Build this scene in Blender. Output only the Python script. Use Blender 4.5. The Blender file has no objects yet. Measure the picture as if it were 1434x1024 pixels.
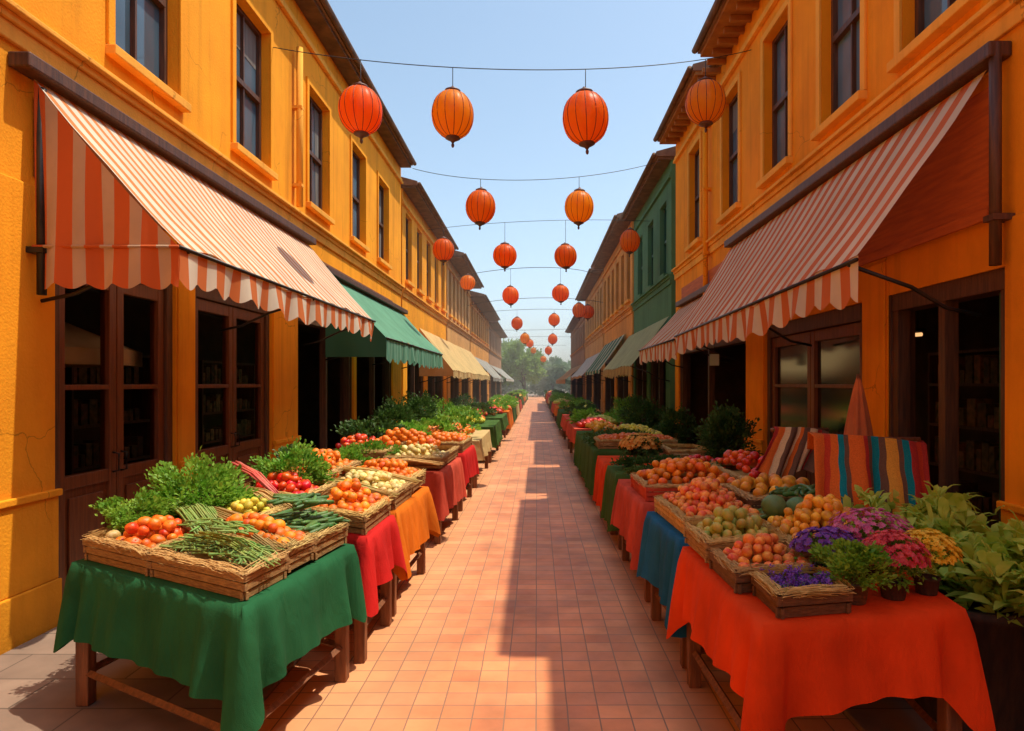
import bpy, math, random
from mathutils import Vector, noise as mnoise
R = random.Random(7)
sc = bpy.context.scene
col = sc.collection
PI = math.pi
H, F, VX, VY = 1.75, 900.0, 752.0, 537.0      # eye height, focal length and vanishing point measured on the photograph

def P(px, py, Y): return Vector(((px-VX)*Y/F, Y, H-(py-VY)*Y/F))

# ------------------------------------------------------------------ materials
def nodes(m):
    m.use_nodes = True
    nt = m.node_tree; nt.nodes.clear()
    return nt, nt.nodes, nt.links
def rgba(c): return (c[0], c[1], c[2], 1.0)
def mat(name, c1, c2=None, scale=4.0, rough=0.7, bump=0.0, bscale=40.0, rnd=0.0, transl=0.0, spec=0.5, detail=4.0,
        stretch=None, coat=0.0, dirt=None, weave=0.0, stripes=None, metal=0.0, lo=0.35, hi=0.65, sss=0.0):
    m = bpy.data.materials.new(name); nt, N, L = nodes(m)
    out = N.new('ShaderNodeOutputMaterial'); b = N.new('ShaderNodeBsdfPrincipled')
    tc = N.new('ShaderNodeTexCoord'); mp = N.new('ShaderNodeMapping'); L.new(tc.outputs['Object'], mp.inputs['Vector'])
    if stretch: mp.inputs['Scale'].default_value = stretch
    n = N.new('ShaderNodeTexNoise'); n.inputs['Scale'].default_value = scale; n.inputs['Detail'].default_value = detail
    L.new(mp.outputs[0], n.inputs['Vector'])
    if rnd:
        oi = N.new('ShaderNodeObjectInfo'); ad = N.new('ShaderNodeVectorMath'); ad.operation = 'ADD'
        sc_ = N.new('ShaderNodeMath'); sc_.operation = 'MULTIPLY'; sc_.inputs[1].default_value = 37.0
        L.new(oi.outputs['Random'], sc_.inputs[0]); L.new(mp.outputs[0], ad.inputs[0]); L.new(sc_.outputs[0], ad.inputs[1])
        L.new(ad.outputs[0], n.inputs['Vector'])
    rp = N.new('ShaderNodeMapRange'); rp.inputs[1].default_value = lo; rp.inputs[2].default_value = hi
    L.new(n.outputs['Fac'], rp.inputs[0])
    mx = N.new('ShaderNodeMix'); mx.data_type = 'RGBA'
    mx.inputs['A'].default_value = rgba(c1); mx.inputs['B'].default_value = rgba(c2 or c1)
    L.new(rp.outputs[0], mx.inputs['Factor'])
    colr = mx.outputs['Result']
    if stripes:                                            # (axis, pitch, duty, colour)
        ax, pitch, duty, c3 = stripes
        sx = N.new('ShaderNodeSeparateXYZ'); L.new(tc.outputs['Object'], sx.inputs[0])
        dv = N.new('ShaderNodeMath'); dv.operation = 'DIVIDE'; dv.inputs[1].default_value = pitch
        L.new(sx.outputs[ax], dv.inputs[0])
        fr = N.new('ShaderNodeMath'); fr.operation = 'FRACT'; L.new(dv.outputs[0], fr.inputs[0])
        gt = N.new('ShaderNodeMath'); gt.operation = 'LESS_THAN'; gt.inputs[1].default_value = duty; L.new(fr.outputs[0], gt.inputs[0])
        m2 = N.new('ShaderNodeMix'); m2.data_type = 'RGBA'; m2.inputs['B'].default_value = rgba(c3)
        L.new(gt.outputs[0], m2.inputs['Factor']); L.new(colr, m2.inputs['A']); colr = m2.outputs['Result']
    if rnd:
        hs = N.new('ShaderNodeHueSaturation'); oi2 = N.new('ShaderNodeObjectInfo')
        r1 = N.new('ShaderNodeMapRange'); r1.inputs[3].default_value = 1-rnd; r1.inputs[4].default_value = 1+rnd
        L.new(oi2.outputs['Random'], r1.inputs[0]); L.new(r1.outputs[0], hs.inputs['Value'])
        r2 = N.new('ShaderNodeMapRange'); r2.inputs[3].default_value = .5-rnd*.06; r2.inputs[4].default_value = .5+rnd*.06
        fx = N.new('ShaderNodeMath'); fx.operation = 'MULTIPLY'; fx.inputs[1].default_value = 7.31
        fy = N.new('ShaderNodeMath'); fy.operation = 'FRACT'; L.new(oi2.outputs['Random'], fx.inputs[0]); L.new(fx.outputs[0], fy.inputs[0])
        L.new(fy.outputs[0], r2.inputs[0]); L.new(r2.outputs[0], hs.inputs['Hue'])
        L.new(colr, hs.inputs['Color']); colr = hs.outputs['Color']
    if dirt:                                               # (scale, amount): large soft stains
        n2 = N.new('ShaderNodeTexNoise'); n2.inputs['Scale'].default_value = dirt[0]; n2.inputs['Detail'].default_value = 8; n2.inputs['Roughness'].default_value = .65
        mp2 = N.new('ShaderNodeMapping'); mp2.inputs['Scale'].default_value = (1, 1, .45); L.new(tc.outputs['Object'], mp2.inputs[0]); L.new(mp2.outputs[0], n2.inputs['Vector'])
        r3 = N.new('ShaderNodeMapRange'); r3.inputs[1].default_value = .45; r3.inputs[2].default_value = .75; r3.inputs[3].default_value = 1; r3.inputs[4].default_value = 1-dirt[1]
        L.new(n2.outputs['Fac'], r3.inputs[0])
        ml = N.new('ShaderNodeMix'); ml.data_type = 'RGBA'; ml.blend_type = 'MULTIPLY'; ml.inputs['Factor'].default_value = 1
        L.new(colr, ml.inputs['A']); L.new(r3.outputs[0], ml.inputs['B']); colr = ml.outputs['Result']
    L.new(colr, b.inputs['Base Color'])
    b.inputs['Roughness'].default_value = rough; b.inputs['Specular IOR Level'].default_value = spec
    b.inputs['Coat Weight'].default_value = coat; b.inputs['Metallic'].default_value = metal
    if sss:
        b.inputs['Subsurface Weight'].default_value = sss; b.inputs['Subsurface Scale'].default_value = .01
    if bump or weave:
        bn = N.new('ShaderNodeTexNoise'); bn.inputs['Scale'].default_value = bscale; bn.inputs['Detail'].default_value = 5
        L.new(mp.outputs[0], bn.inputs['Vector'])
        bp = N.new('ShaderNodeBump'); bp.inputs['Strength'].default_value = bump or .2; bp.inputs['Distance'].default_value = .01
        L.new(bn.outputs['Fac'], bp.inputs['Height']); L.new(bp.outputs[0], b.inputs['Normal'])
    if transl:
        t = N.new('ShaderNodeBsdfTranslucent'); L.new(colr, t.inputs['Color'])
        ms = N.new('ShaderNodeMixShader'); ms.inputs[0].default_value = transl
        L.new(b.outputs[0], ms.inputs[1]); L.new(t.outputs[0], ms.inputs[2]); L.new(ms.outputs[0], out.inputs[0])
    else: L.new(b.outputs[0], out.inputs[0])
    return m

def stucco(name, c, dark=.78):
    m = mat(name, c, (c[0]*dark, c[1]*dark*.93, c[2]*dark), scale=1.3, rough=.9, bump=.4, bscale=55, dirt=(.8, .30), spec=.2, detail=7, lo=.3, hi=.7)
    nt = m.node_tree; N, L = nt.nodes, nt.links; b = [n for n in N if n.type == 'BSDF_PRINCIPLED'][0]
    src = b.inputs['Base Color'].links[0].from_socket; tc = N.new('ShaderNodeTexCoord')
    mp = N.new('ShaderNodeMapping'); mp.inputs['Scale'].default_value = (1, 7, .35); L.new(tc.outputs['Object'], mp.inputs[0])
    n = N.new('ShaderNodeTexNoise'); n.inputs['Scale'].default_value = 1.0; n.inputs['Detail'].default_value = 6; L.new(mp.outputs[0], n.inputs['Vector'])
    r = N.new('ShaderNodeMapRange'); r.inputs[1].default_value = .52; r.inputs[2].default_value = .8; r.inputs[3].default_value = 1; r.inputs[4].default_value = .74; L.new(n.outputs['Fac'], r.inputs[0])
    # hairline cracks where two slow noises agree
    v = N.new('ShaderNodeTexVoronoi'); v.feature = 'DISTANCE_TO_EDGE'; v.inputs['Scale'].default_value = .55
    w = N.new('ShaderNodeTexNoise'); w.inputs['Scale'].default_value = 2.2; w.inputs['Detail'].default_value = 6; L.new(tc.outputs['Object'], w.inputs['Vector'])
    va = N.new('ShaderNodeVectorMath'); va.operation = 'MULTIPLY_ADD'; va.inputs[1].default_value = (.5, .5, .5); L.new(w.outputs['Color'], va.inputs[0]); L.new(tc.outputs['Object'], va.inputs[2]); L.new(va.outputs[0], v.inputs['Vector'])
    cr = N.new('ShaderNodeMapRange'); cr.inputs[1].default_value = 0; cr.inputs[2].default_value = .0035; cr.inputs[3].default_value = .55; cr.inputs[4].default_value = 1; L.new(v.outputs['Distance'], cr.inputs[0])
    w2 = N.new('ShaderNodeTexNoise'); w2.inputs['Scale'].default_value = .6; L.new(tc.outputs['Object'], w2.inputs['Vector'])
    gt = N.new('ShaderNodeMapRange'); gt.inputs[1].default_value = .5; gt.inputs[2].default_value = .6; gt.inputs[3].default_value = 1; gt.inputs[4].default_value = 0; L.new(w2.outputs['Fac'], gt.inputs[0])
    cm = N.new('ShaderNodeMath'); cm.operation = 'MAXIMUM'; L.new(cr.outputs[0], cm.inputs[0]); L.new(gt.outputs[0], cm.inputs[1])
    # splash grime near the pavement
    sp = N.new('ShaderNodeSeparateXYZ'); L.new(tc.outputs['Object'], sp.inputs[0])
    ad = N.new('ShaderNodeMath'); ad.operation = 'MULTIPLY_ADD'; ad.inputs[1].default_value = -.7; L.new(w.outputs['Fac'], ad.inputs[0]); L.new(sp.outputs[2], ad.inputs[2])
    gr = N.new('ShaderNodeMapRange'); gr.inputs[1].default_value = -.35; gr.inputs[2].default_value = .25; gr.inputs[3].default_value = .5; gr.inputs[4].default_value = 1; L.new(ad.outputs[0], gr.inputs[0])
    p1 = N.new('ShaderNodeMath'); p1.operation = 'MULTIPLY'; L.new(r.outputs[0], p1.inputs[0]); L.new(cm.outputs[0], p1.inputs[1])
    p2 = N.new('ShaderNodeMath'); p2.operation = 'MULTIPLY'; L.new(p1.outputs[0], p2.inputs[0]); L.new(gr.outputs[0], p2.inputs[1])
    mx = N.new('ShaderNodeMix'); mx.data_type = 'RGBA'; mx.blend_type = 'MULTIPLY'; mx.inputs['Factor'].default_value = 1
    L.new(src, mx.inputs['A']); L.new(p2.outputs[0], mx.inputs['B']); L.new(mx.outputs['Result'], b.inputs['Base Color'])
    return m
M = {}
M['orange_wall'] = stucco('orange_stucco', (1.0, .40, .016), .86)
M['orange_wall_right'] = stucco('deep_orange_stucco', (1.0, .355, .010), .86)
M['trim'] = stucco('light_orange_trim', (1.0, .47, .06), .9)
M['amber_wall'] = stucco('amber_stucco', (.80, .36, .07))
M['ochre_wall'] = stucco('ochre_stucco', (.72, .38, .12))
M['brown_wall'] = stucco('brown_stucco', (.42, .22, .10))
M['green_wall'] = stucco('green_stucco', (.10, .24, .11))
M['tan_wall'] = stucco('tan_stucco', (.5, .27, .12))
M['wood_dark'] = mat('dark_timber', (.06, .024, .011), (.13, .05, .02), 6, .55, .3, 60, stretch=(8, 8, .6))
M['wood_door'] = mat('door_timber', (.12, .032, .008), (.20, .058, .014), 6, .45, .25, 50, stretch=(9, 9, .5))
M['wood_table'] = mat('table_timber', (.13, .045, .016), (.25, .09, .03), 8, .6, .4, 40, stretch=(5, 5, .6))
M['eave'] = mat('eave_timber', (.10, .045, .02), (.20, .095, .04), 5, .8, .5, 30)
M['eave_orange'] = mat('eave_bounce_timber', (.42, .17, .03), (.30, .11, .025), 5, .8, .5, 30)  # orange tint stands in for bounced light on the brown timber
M['roof'] = mat('roof_tile', (.20, .10, .06), (.30, .16, .09), 6, .9, .6, 14)
M['metal_dark'] = mat('dark_metal', (.015, .013, .012), (.03, .025, .02), 8, .45, .1, 60, metal=.3)
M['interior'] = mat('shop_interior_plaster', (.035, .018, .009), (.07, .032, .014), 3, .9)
M['goods'] = mat('shelf_goods', (.05, .06, .03), (.22, .12, .06), 14, .7, rnd=.5)
M['cream_cloth'] = mat('cream_canvas', (.72, .62, .45), (.62, .52, .36), 5, .9, .3, 200)
M['curtain'] = mat('faded_curtain', (.20, .19, .17), (.12, .11, .10), 3, .9, .4, 20, stretch=(1, 12, .5))

def glass_opaque():
    m = bpy.data.materials.new('window_glass'); nt, N, L = nodes(m)
    o = N.new('ShaderNodeOutputMaterial'); b = N.new('ShaderNodeBsdfPrincipled')
    tc = N.new('ShaderNodeTexCoord'); n = N.new('ShaderNodeTexNoise'); n.inputs['Scale'].default_value = 1.1; L.new(tc.outputs['Object'], n.inputs['Vector'])
    cr = N.new('ShaderNodeMix'); cr.data_type = 'RGBA'; cr.inputs['A'].default_value = (.015, .02, .025, 1); cr.inputs['B'].default_value = (.13, .22, .30, 1)  # blue sky reflection put into the base colour
    oi = N.new('ShaderNodeObjectInfo'); mu = N.new('ShaderNodeMath'); mu.operation = 'MULTIPLY'; mu.use_clamp = True
    m9 = N.new('ShaderNodeMapRange'); m9.inputs[3].default_value = .3; m9.inputs[4].default_value = 2.6; L.new(oi.outputs['Random'], m9.inputs[0]); L.new(m9.outputs[0], mu.inputs[0]); L.new(n.outputs['Fac'], mu.inputs[1])
    L.new(mu.outputs[0], cr.inputs['Factor']); L.new(cr.outputs['Result'], b.inputs['Base Color'])
    b.inputs['Roughness'].default_value = .06; b.inputs['IOR'].default_value = 1.6
    bp = N.new('ShaderNodeBump'); bp.inputs['Strength'].default_value = .06; L.new(n.outputs['Fac'], bp.inputs['Height']); L.new(bp.outputs[0], b.inputs['Normal'])
    L.new(b.outputs[0], o.inputs[0]); return m
def glass_clear():
    m = bpy.data.materials.new('shop_glass'); nt, N, L = nodes(m)
    o = N.new('ShaderNodeOutputMaterial'); t = N.new('ShaderNodeBsdfTransparent'); t.inputs[0].default_value = (.75, .72, .66, 1)
    g = N.new('ShaderNodeBsdfGlossy'); g.inputs['Roughness'].default_value = .12; g.inputs[0].default_value = (.20, .20, .20, 1)
    f = N.new('ShaderNodeFresnel'); f.inputs[0].default_value = 1.12
    ms = N.new('ShaderNodeMixShader'); L.new(f.outputs[0], ms.inputs[0]); L.new(t.outputs[0], ms.inputs[1]); L.new(g.outputs[0], ms.inputs[2]); L.new(ms.outputs[0], o.inputs[0])
    return m
def emis(name, c, s):
    m = bpy.data.materials.new(name); nt, N, L = nodes(m)
    o = N.new('ShaderNodeOutputMaterial'); e = N.new('ShaderNodeEmission'); e.inputs[0].default_value = rgba(c); e.inputs[1].default_value = s; L.new(e.outputs[0], o.inputs[0]); return m
M['glass'] = glass_opaque(); M['shopglass'] = glass_clear(); M['lamp'] = emis('warm_tube', (1, .5, .2), 1.2)

def tiles():
    m = bpy.data.materials.new('terracotta_tiles'); nt, N, L = nodes(m)
    o = N.new('ShaderNodeOutputMaterial'); b = N.new('ShaderNodeBsdfPrincipled')
    tc = N.new('ShaderNodeTexCoord'); br = N.new('ShaderNodeTexBrick')
    wn = N.new('ShaderNodeTexNoise'); wn.inputs['Scale'].default_value = 1.6; L.new(tc.outputs['Object'], wn.inputs['Vector'])
    wa = N.new('ShaderNodeVectorMath'); wa.operation = 'MULTIPLY_ADD'; wa.inputs[1].default_value = (.012, .012, 0); L.new(wn.outputs['Color'], wa.inputs[0]); L.new(tc.outputs['Object'], wa.inputs[2])
    L.new(wa.outputs[0], br.inputs['Vector'])
    br.offset = 0; br.squash = 1
    for k, v in (('Scale', 1), ('Mortar Size', .0042), ('Mortar Smooth', .3), ('Bias', 0), ('Brick Width', .167), ('Row Height', .14)): br.inputs[k].default_value = v
    br.inputs['Color1'].default_value = (.74, .28, .105, 1); br.inputs['Color2'].default_value = (.60, .20, .075, 1); br.inputs['Mortar'].default_value = (.30, .19, .11, 1)
    # whole rows a little paler, plus blotches and paler outer edges
    sp = N.new('ShaderNodeSeparateXYZ'); L.new(tc.outputs['Object'], sp.inputs[0])
    d = N.new('ShaderNodeMath'); d.operation = 'DIVIDE'; d.inputs[1].default_value = .14; L.new(sp.outputs[1], d.inputs[0])
    fl = N.new('ShaderNodeMath'); fl.operation = 'FLOOR'; L.new(d.outputs[0], fl.inputs[0])
    w = N.new('ShaderNodeTexWhiteNoise'); w.noise_dimensions = '1D'; L.new(fl.outputs[0], w.inputs['W'])
    r = N.new('ShaderNodeMapRange'); r.inputs[1].default_value = .6; r.inputs[2].default_value = 1; r.inputs[3].default_value = 0; r.inputs[4].default_value = .32; L.new(w.outputs['Value'], r.inputs[0])
    m1 = N.new('ShaderNodeMix'); m1.data_type = 'RGBA'; m1.inputs['B'].default_value = (.78, .40, .20, 1); L.new(r.outputs[0], m1.inputs['Factor']); L.new(br.outputs['Color'], m1.inputs['A'])
    n = N.new('ShaderNodeTexNoise'); n.inputs['Scale'].default_value = 1.7; n.inputs['Detail'].default_value = 8; n.inputs['Roughness'].default_value = .6; L.new(tc.outputs['Object'], n.inputs['Vector'])
    r2 = N.new('ShaderNodeMapRange'); r2.inputs[1].default_value = .3; r2.inputs[2].default_value = .7; r2.inputs[3].default_value = .60; r2.inputs[4].default_value = 1.15; L.new(n.outputs['Fac'], r2.inputs[0])
    m2 = N.new('ShaderNodeMix'); m2.data_type = 'RGBA'; m2.blend_type = 'MULTIPLY'; m2.inputs['Factor'].default_value = 1; L.new(m1.outputs['Result'], m2.inputs['A']); L.new(r2.outputs[0], m2.inputs['B'])
    ab = N.new('ShaderNodeMath'); ab.operation = 'ABSOLUTE'; L.new(sp.outputs[0], ab.inputs[0])
    r3 = N.new('ShaderNodeMapRange'); r3.inputs[1].default_value = .55; r3.inputs[2].default_value = 1.15; r3.inputs[3].default_value = 0; r3.inputs[4].default_value = .5; L.new(ab.outputs[0], r3.inputs[0])
    m3 = N.new('ShaderNodeMix'); m3.data_type = 'RGBA'; m3.inputs['B'].default_value = (.76, .40, .19, 1); L.new(r3.outputs[0], m3.inputs['Factor']); L.new(m2.outputs['Result'], m3.inputs['A'])
    # grout kept readable on top: pale lines
    inv = N.new('ShaderNodeMix'); inv.data_type = 'RGBA'; inv.inputs['B'].default_value = (.27, .145, .08, 1); L.new(br.outputs['Fac'], inv.inputs['Factor']); L.new(m3.outputs['Result'], inv.inputs['A'])
    L.new(inv.outputs['Result'], b.inputs['Base Color'])
    n3 = N.new('ShaderNodeTexNoise'); n3.inputs['Scale'].default_value = 6; n3.inputs['Detail'].default_value = 6; L.new(tc.outputs['Object'], n3.inputs['Vector'])
    r4 = N.new('ShaderNodeMapRange'); r4.inputs[3].default_value = .42; r4.inputs[4].default_value = .75; L.new(n3.outputs['Fac'], r4.inputs[0]); L.new(r4.outputs[0], b.inputs['Roughness'])
    mh = N.new('ShaderNodeMath'); mh.operation = 'MULTIPLY_ADD'; mh.inputs[1].default_value = -1; L.new(br.outputs['Fac'], mh.inputs[0])
    L.new(n3.outputs['Fac'], mh.inputs[2])
    bp = N.new('ShaderNodeBump'); bp.inputs['Strength'].default_value = .35; bp.inputs['Distance'].default_value = .006; L.new(mh.outputs[0], bp.inputs['Height']); L.new(bp.outputs[0], b.inputs['Normal'])
    L.new(b.outputs[0], o.inputs[0]); return m
M['tiles'] = tiles()
def slabs():
    m = bpy.data.materials.new('pavement_slabs'); nt, N, L = nodes(m)
    o = N.new('ShaderNodeOutputMaterial'); b = N.new('ShaderNodeBsdfPrincipled'); tc = N.new('ShaderNodeTexCoord')
    br = N.new('ShaderNodeTexBrick'); L.new(tc.outputs['Object'], br.inputs['Vector'])
    for k, v in (('Scale', 1), ('Mortar Size', .006), ('Brick Width', .8), ('Row Height', .34), ('Mortar Smooth', .2)): br.inputs[k].default_value = v
    br.inputs['Color1'].default_value = (.27, .185, .13, 1); br.inputs['Color2'].default_value = (.20, .135, .095, 1); br.inputs['Mortar'].default_value = (.10, .07, .05, 1)
    n = N.new('ShaderNodeTexNoise'); n.inputs['Scale'].default_value = 5; n.inputs['Detail'].default_value = 9; L.new(tc.outputs['Object'], n.inputs['Vector'])
    r = N.new('ShaderNodeMapRange'); r.inputs[3].default_value = .6; r.inputs[4].default_value = 1.3; L.new(n.outputs['Fac'], r.inputs[0])
    m2 = N.new('ShaderNodeMix'); m2.data_type = 'RGBA'; m2.blend_type = 'MULTIPLY'; m2.inputs['Factor'].default_value = 1; L.new(br.outputs['Color'], m2.inputs['A']); L.new(r.outputs[0], m2.inputs['B'])
    L.new(m2.outputs['Result'], b.inputs['Base Color']); b.inputs['Roughness'].default_value = .85
    bp = N.new('ShaderNodeBump'); bp.inputs['Strength'].default_value = .4; bp.inputs['Distance'].default_value = .01; L.new(n.outputs['Fac'], bp.inputs['Height']); L.new(bp.outputs[0], b.inputs['Normal'])
    L.new(b.outputs[0], o.inputs[0]); return m
M['slabs'] = slabs()
M['earth'] = mat('dusty_ground', (.25, .17, .11), (.32, .22, .14), 2, .95, .4, 10)

CREAM = (.88, .80, .62); AOR = (.72, .20, .045)
def awn(name, c, stripes, tr=.35): return mat(name, c, tuple(x*.86 for x in c), scale=3, rough=.85, bump=.15, bscale=180, transl=tr, stripes=stripes, dirt=(1.2, .18))
M['canopy_stripe'] = awn('striped_canvas', CREAM, (1, .15, .42, (.78, .27, .07)))
M['canopy_stripe_right'] = awn('striped_canvas_red', (.92, .78, .56), (1, .24, .48, (.76, .19, .05)))
M['valance_stripe'] = awn('striped_valance', CREAM, (1, .27, .5, AOR))
M['side_stripe_shade'] = awn('shaded_side_panel', (.58, .40, .25), (0, .19, .55, (.60, .12, .018)), .2)  # same stripes with the shade of the awning's end put into the colours
M['canopy_green'] = awn('green_canvas', (.16, .42, .26), (1, .5, .04, (.12, .33, .2)))
M['valance_green'] = awn('green_valance', (.20, .45, .30), (1, .22, .45, (.10, .30, .19)))
M['canopy_yellow'] = awn('yellow_canvas', (.80, .58, .24), None)
M['canopy_lime'] = awn('pale_green_canvas', (.56, .58, .28), None)
M['canopy_lime_v'] = awn('mustard_valance', (.66, .47, .16), (1, .3, .45, (.5, .30, .1)))
M['canopy_grey'] = awn('grey_canvas', (.30, .33, .30), (1, .9, .3, (.66, .6, .5)))
M['canopy_orange'] = awn('orange_canvas', (.72, .33, .10), None)
M['canopy_white'] = awn('white_canvas', (.78, .74, .64), None)
M['canopy_teal'] = awn('dark_green_canvas', (.05, .22, .13), (1, 1.2, .4, (.6, .6, .4)))

def cloth(name, c):
    m = mat(name, c, tuple(x*.72 for x in c), scale=2.5, rough=.9, bump=.3, bscale=260, transl=.08, spec=.12, dirt=(2.2, .28), detail=8)
    nt = m.node_tree; N, L = nt.nodes, nt.links; b1 = [n for n in N if n.type == 'BUMP'][0]
    tc = N.new('ShaderNodeTexCoord'); mp = N.new('ShaderNodeMapping'); mp.inputs['Scale'].default_value = (1, 1, .4); L.new(tc.outputs['Object'], mp.inputs[0])
    n = N.new('ShaderNodeTexNoise'); n.inputs['Scale'].default_value = 9; n.inputs['Detail'].default_value = 4; n.inputs['Distortion'].default_value = .8; L.new(mp.outputs[0], n.inputs['Vector'])
    b2 = N.new('ShaderNodeBump'); b2.inputs['Strength'].default_value = .55; b2.inputs['Distance'].default_value = .03; L.new(n.outputs['Fac'], b2.inputs['Height']); L.new(b2.outputs[0], b1.inputs['Normal'])
    return m
M['cloth_green'] = cloth('green_cotton', (.022, .135, .05))
M['cloth_red'] = cloth('red_cotton', (.66, .024, .02))
M['cloth_orange'] = cloth('orange_cotton', (.80, .19, .012))
M['cloth_scarlet'] = cloth('scarlet_cotton', (.85, .075, .012))
M['cloth_blue'] = cloth('blue_cotton', (.02, .15, .30))
M['cloth_coral'] = cloth('coral_cotton', (.70, .10, .055))
M['cloth_moss'] = cloth('moss_cotton', (.07, .15, .03))
M['wicker'] = mat('wicker', (.46, .27, .085), (.26, .13, .04), 22, .75, .8, 70, stretch=(1, 1, 7))
M['wicker_dark'] = mat('dark_wicker', (.20, .095, .035), (.11, .05, .02), 22, .75, .8, 70, stretch=(1, 1, 7))
M['straw'] = mat('straw', (.62, .42, .14), (.42, .24, .06), 30, .8, rnd=.15)
M['husk'] = mat('dry_husk', (.62, .36, .12), (.50, .42, .13), 9, .7, transl=.2, rnd=.2)
M['stalk'] = mat('pale_green_stalk', (.40, .48, .13), (.22, .36, .06), 12, .55, transl=.15, rnd=.2)
def fruit(name, a, b, rough=.42, rnd=.26, scale=9):
    return mat(name, a, tuple(x*.82 for x in b), .9, rough+.06, .18, 22, rnd=rnd, sss=.12, spec=.4, lo=.38, hi=.62, detail=6)
M['orange'] = fruit('orange_peel', (.88, .25, .012), (.80, .17, .01))
M['tomato'] = fruit('tomato_skin', (.72, .035, .012), (.80, .11, .015), .22)
M['lemon'] = fruit('lemon_peel', (.78, .60, .05), (.58, .54, .06))
M['greenfruit'] = fruit('green_fruit_skin', (.34, .40, .06), (.62, .45, .08), scale=12)
M['mango'] = fruit('yellow_fruit_skin', (.85, .44, .035), (.78, .30, .02), scale=10)
M['peach'] = fruit('peach_skin', (.86, .34, .06), (.78, .13, .03), .5, scale=14)
M['palefruit'] = fruit('pale_squash_skin', (.80, .66, .28), (.74, .52, .12))
M['plum'] = fruit('plum_skin', (.05, .035, .12), (.09, .05, .16))
M['cuke'] = fruit('cucumber_skin', (.045, .13, .025), (.10, .22, .05), .4, .3)
M['bean'] = fruit('bean_skin', (.13, .26, .045), (.24, .36, .09), .45, .35)
M['melon'] = fruit('melon_skin', (.06, .17, .05), (.14, .27, .09), .45, .2, 6)
def leafm(name, a, b, tr=.3): return mat(name, a, b, 9, .55, transl=tr, spec=.35, rnd=.12, detail=3)
M['parsley'] = leafm('parsley_leaf', (.10, .30, .02), (.30, .52, .06), .4)
M['bush'] = leafm('bush_leaf', (.03, .085, .014), (.09, .17, .03))
M['broad'] = leafm('broad_leaf', (.34, .52, .05), (.60, .68, .12), .4)
M['tree'] = leafm('tree_leaf', (.13, .24, .04), (.26, .36, .08), .45)
M['tree2'] = leafm('far_tree_leaf', (.16, .25, .12), (.30, .38, .22), .45)
M['bark'] = mat('bark', (.08, .05, .03), (.14, .09, .06), 20, .9, .8, 30)
def petal(name, a, b): return mat(name, a, b, 20, .6, transl=.3, rnd=.15)
M['purple'] = petal('purple_petal', (.16, .05, .42), (.26, .10, .55))
M['pink'] = petal('pink_petal', (.62, .10, .33), (.75, .25, .48))
M['crimson'] = petal('crimson_petal', (.50, .03, .08), (.70, .12, .15))
M['yellow'] = petal('yellow_petal', (.98, .62, .02), (1.0, .75, .08))
M['amber'] = petal('amber_petal', (.75, .28, .04), (.70, .42, .08))
M['terracotta'] = mat('terracotta_pot', (.20, .075, .03), (.13, .05, .02), 8, .85, .3, 60)
M['planter'] = mat('dark_planter', (.07, .03, .014), (.035, .016, .009), 6, .8, .5, 30, stretch=(6, 6, 1))
M['lan_red'] = mat('red_orange_paper', (1.0, .30, .02), (1.0, .22, .016), 3, .38, .12, 60, transl=.68, rnd=.09, spec=.4)
M['lan_org'] = mat('orange_paper', (1.0, .46, .03), (1.0, .36, .02), 3, .38, .12, 60, transl=.68, rnd=.09, spec=.4)
M['lan_cap'] = mat('lantern_cap', (.14, .05, .025), (.08, .03, .015), 20, .5, .2, 60)
M['lan_rib'] = mat('lantern_rib', (.30, .05, .01), (.22, .04, .01), 20, .6)
M['wire'] = mat('black_wire', (.01, .01, .012), None, 5, .6)
M['green_paint'] = mat('green_door_paint', (.015, .09, .04), (.01, .06, .03), 5, .4, .1, 30)
M['blue_paint'] = mat('blue_plastic', (.02, .10, .28), None, 5, .4)

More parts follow.
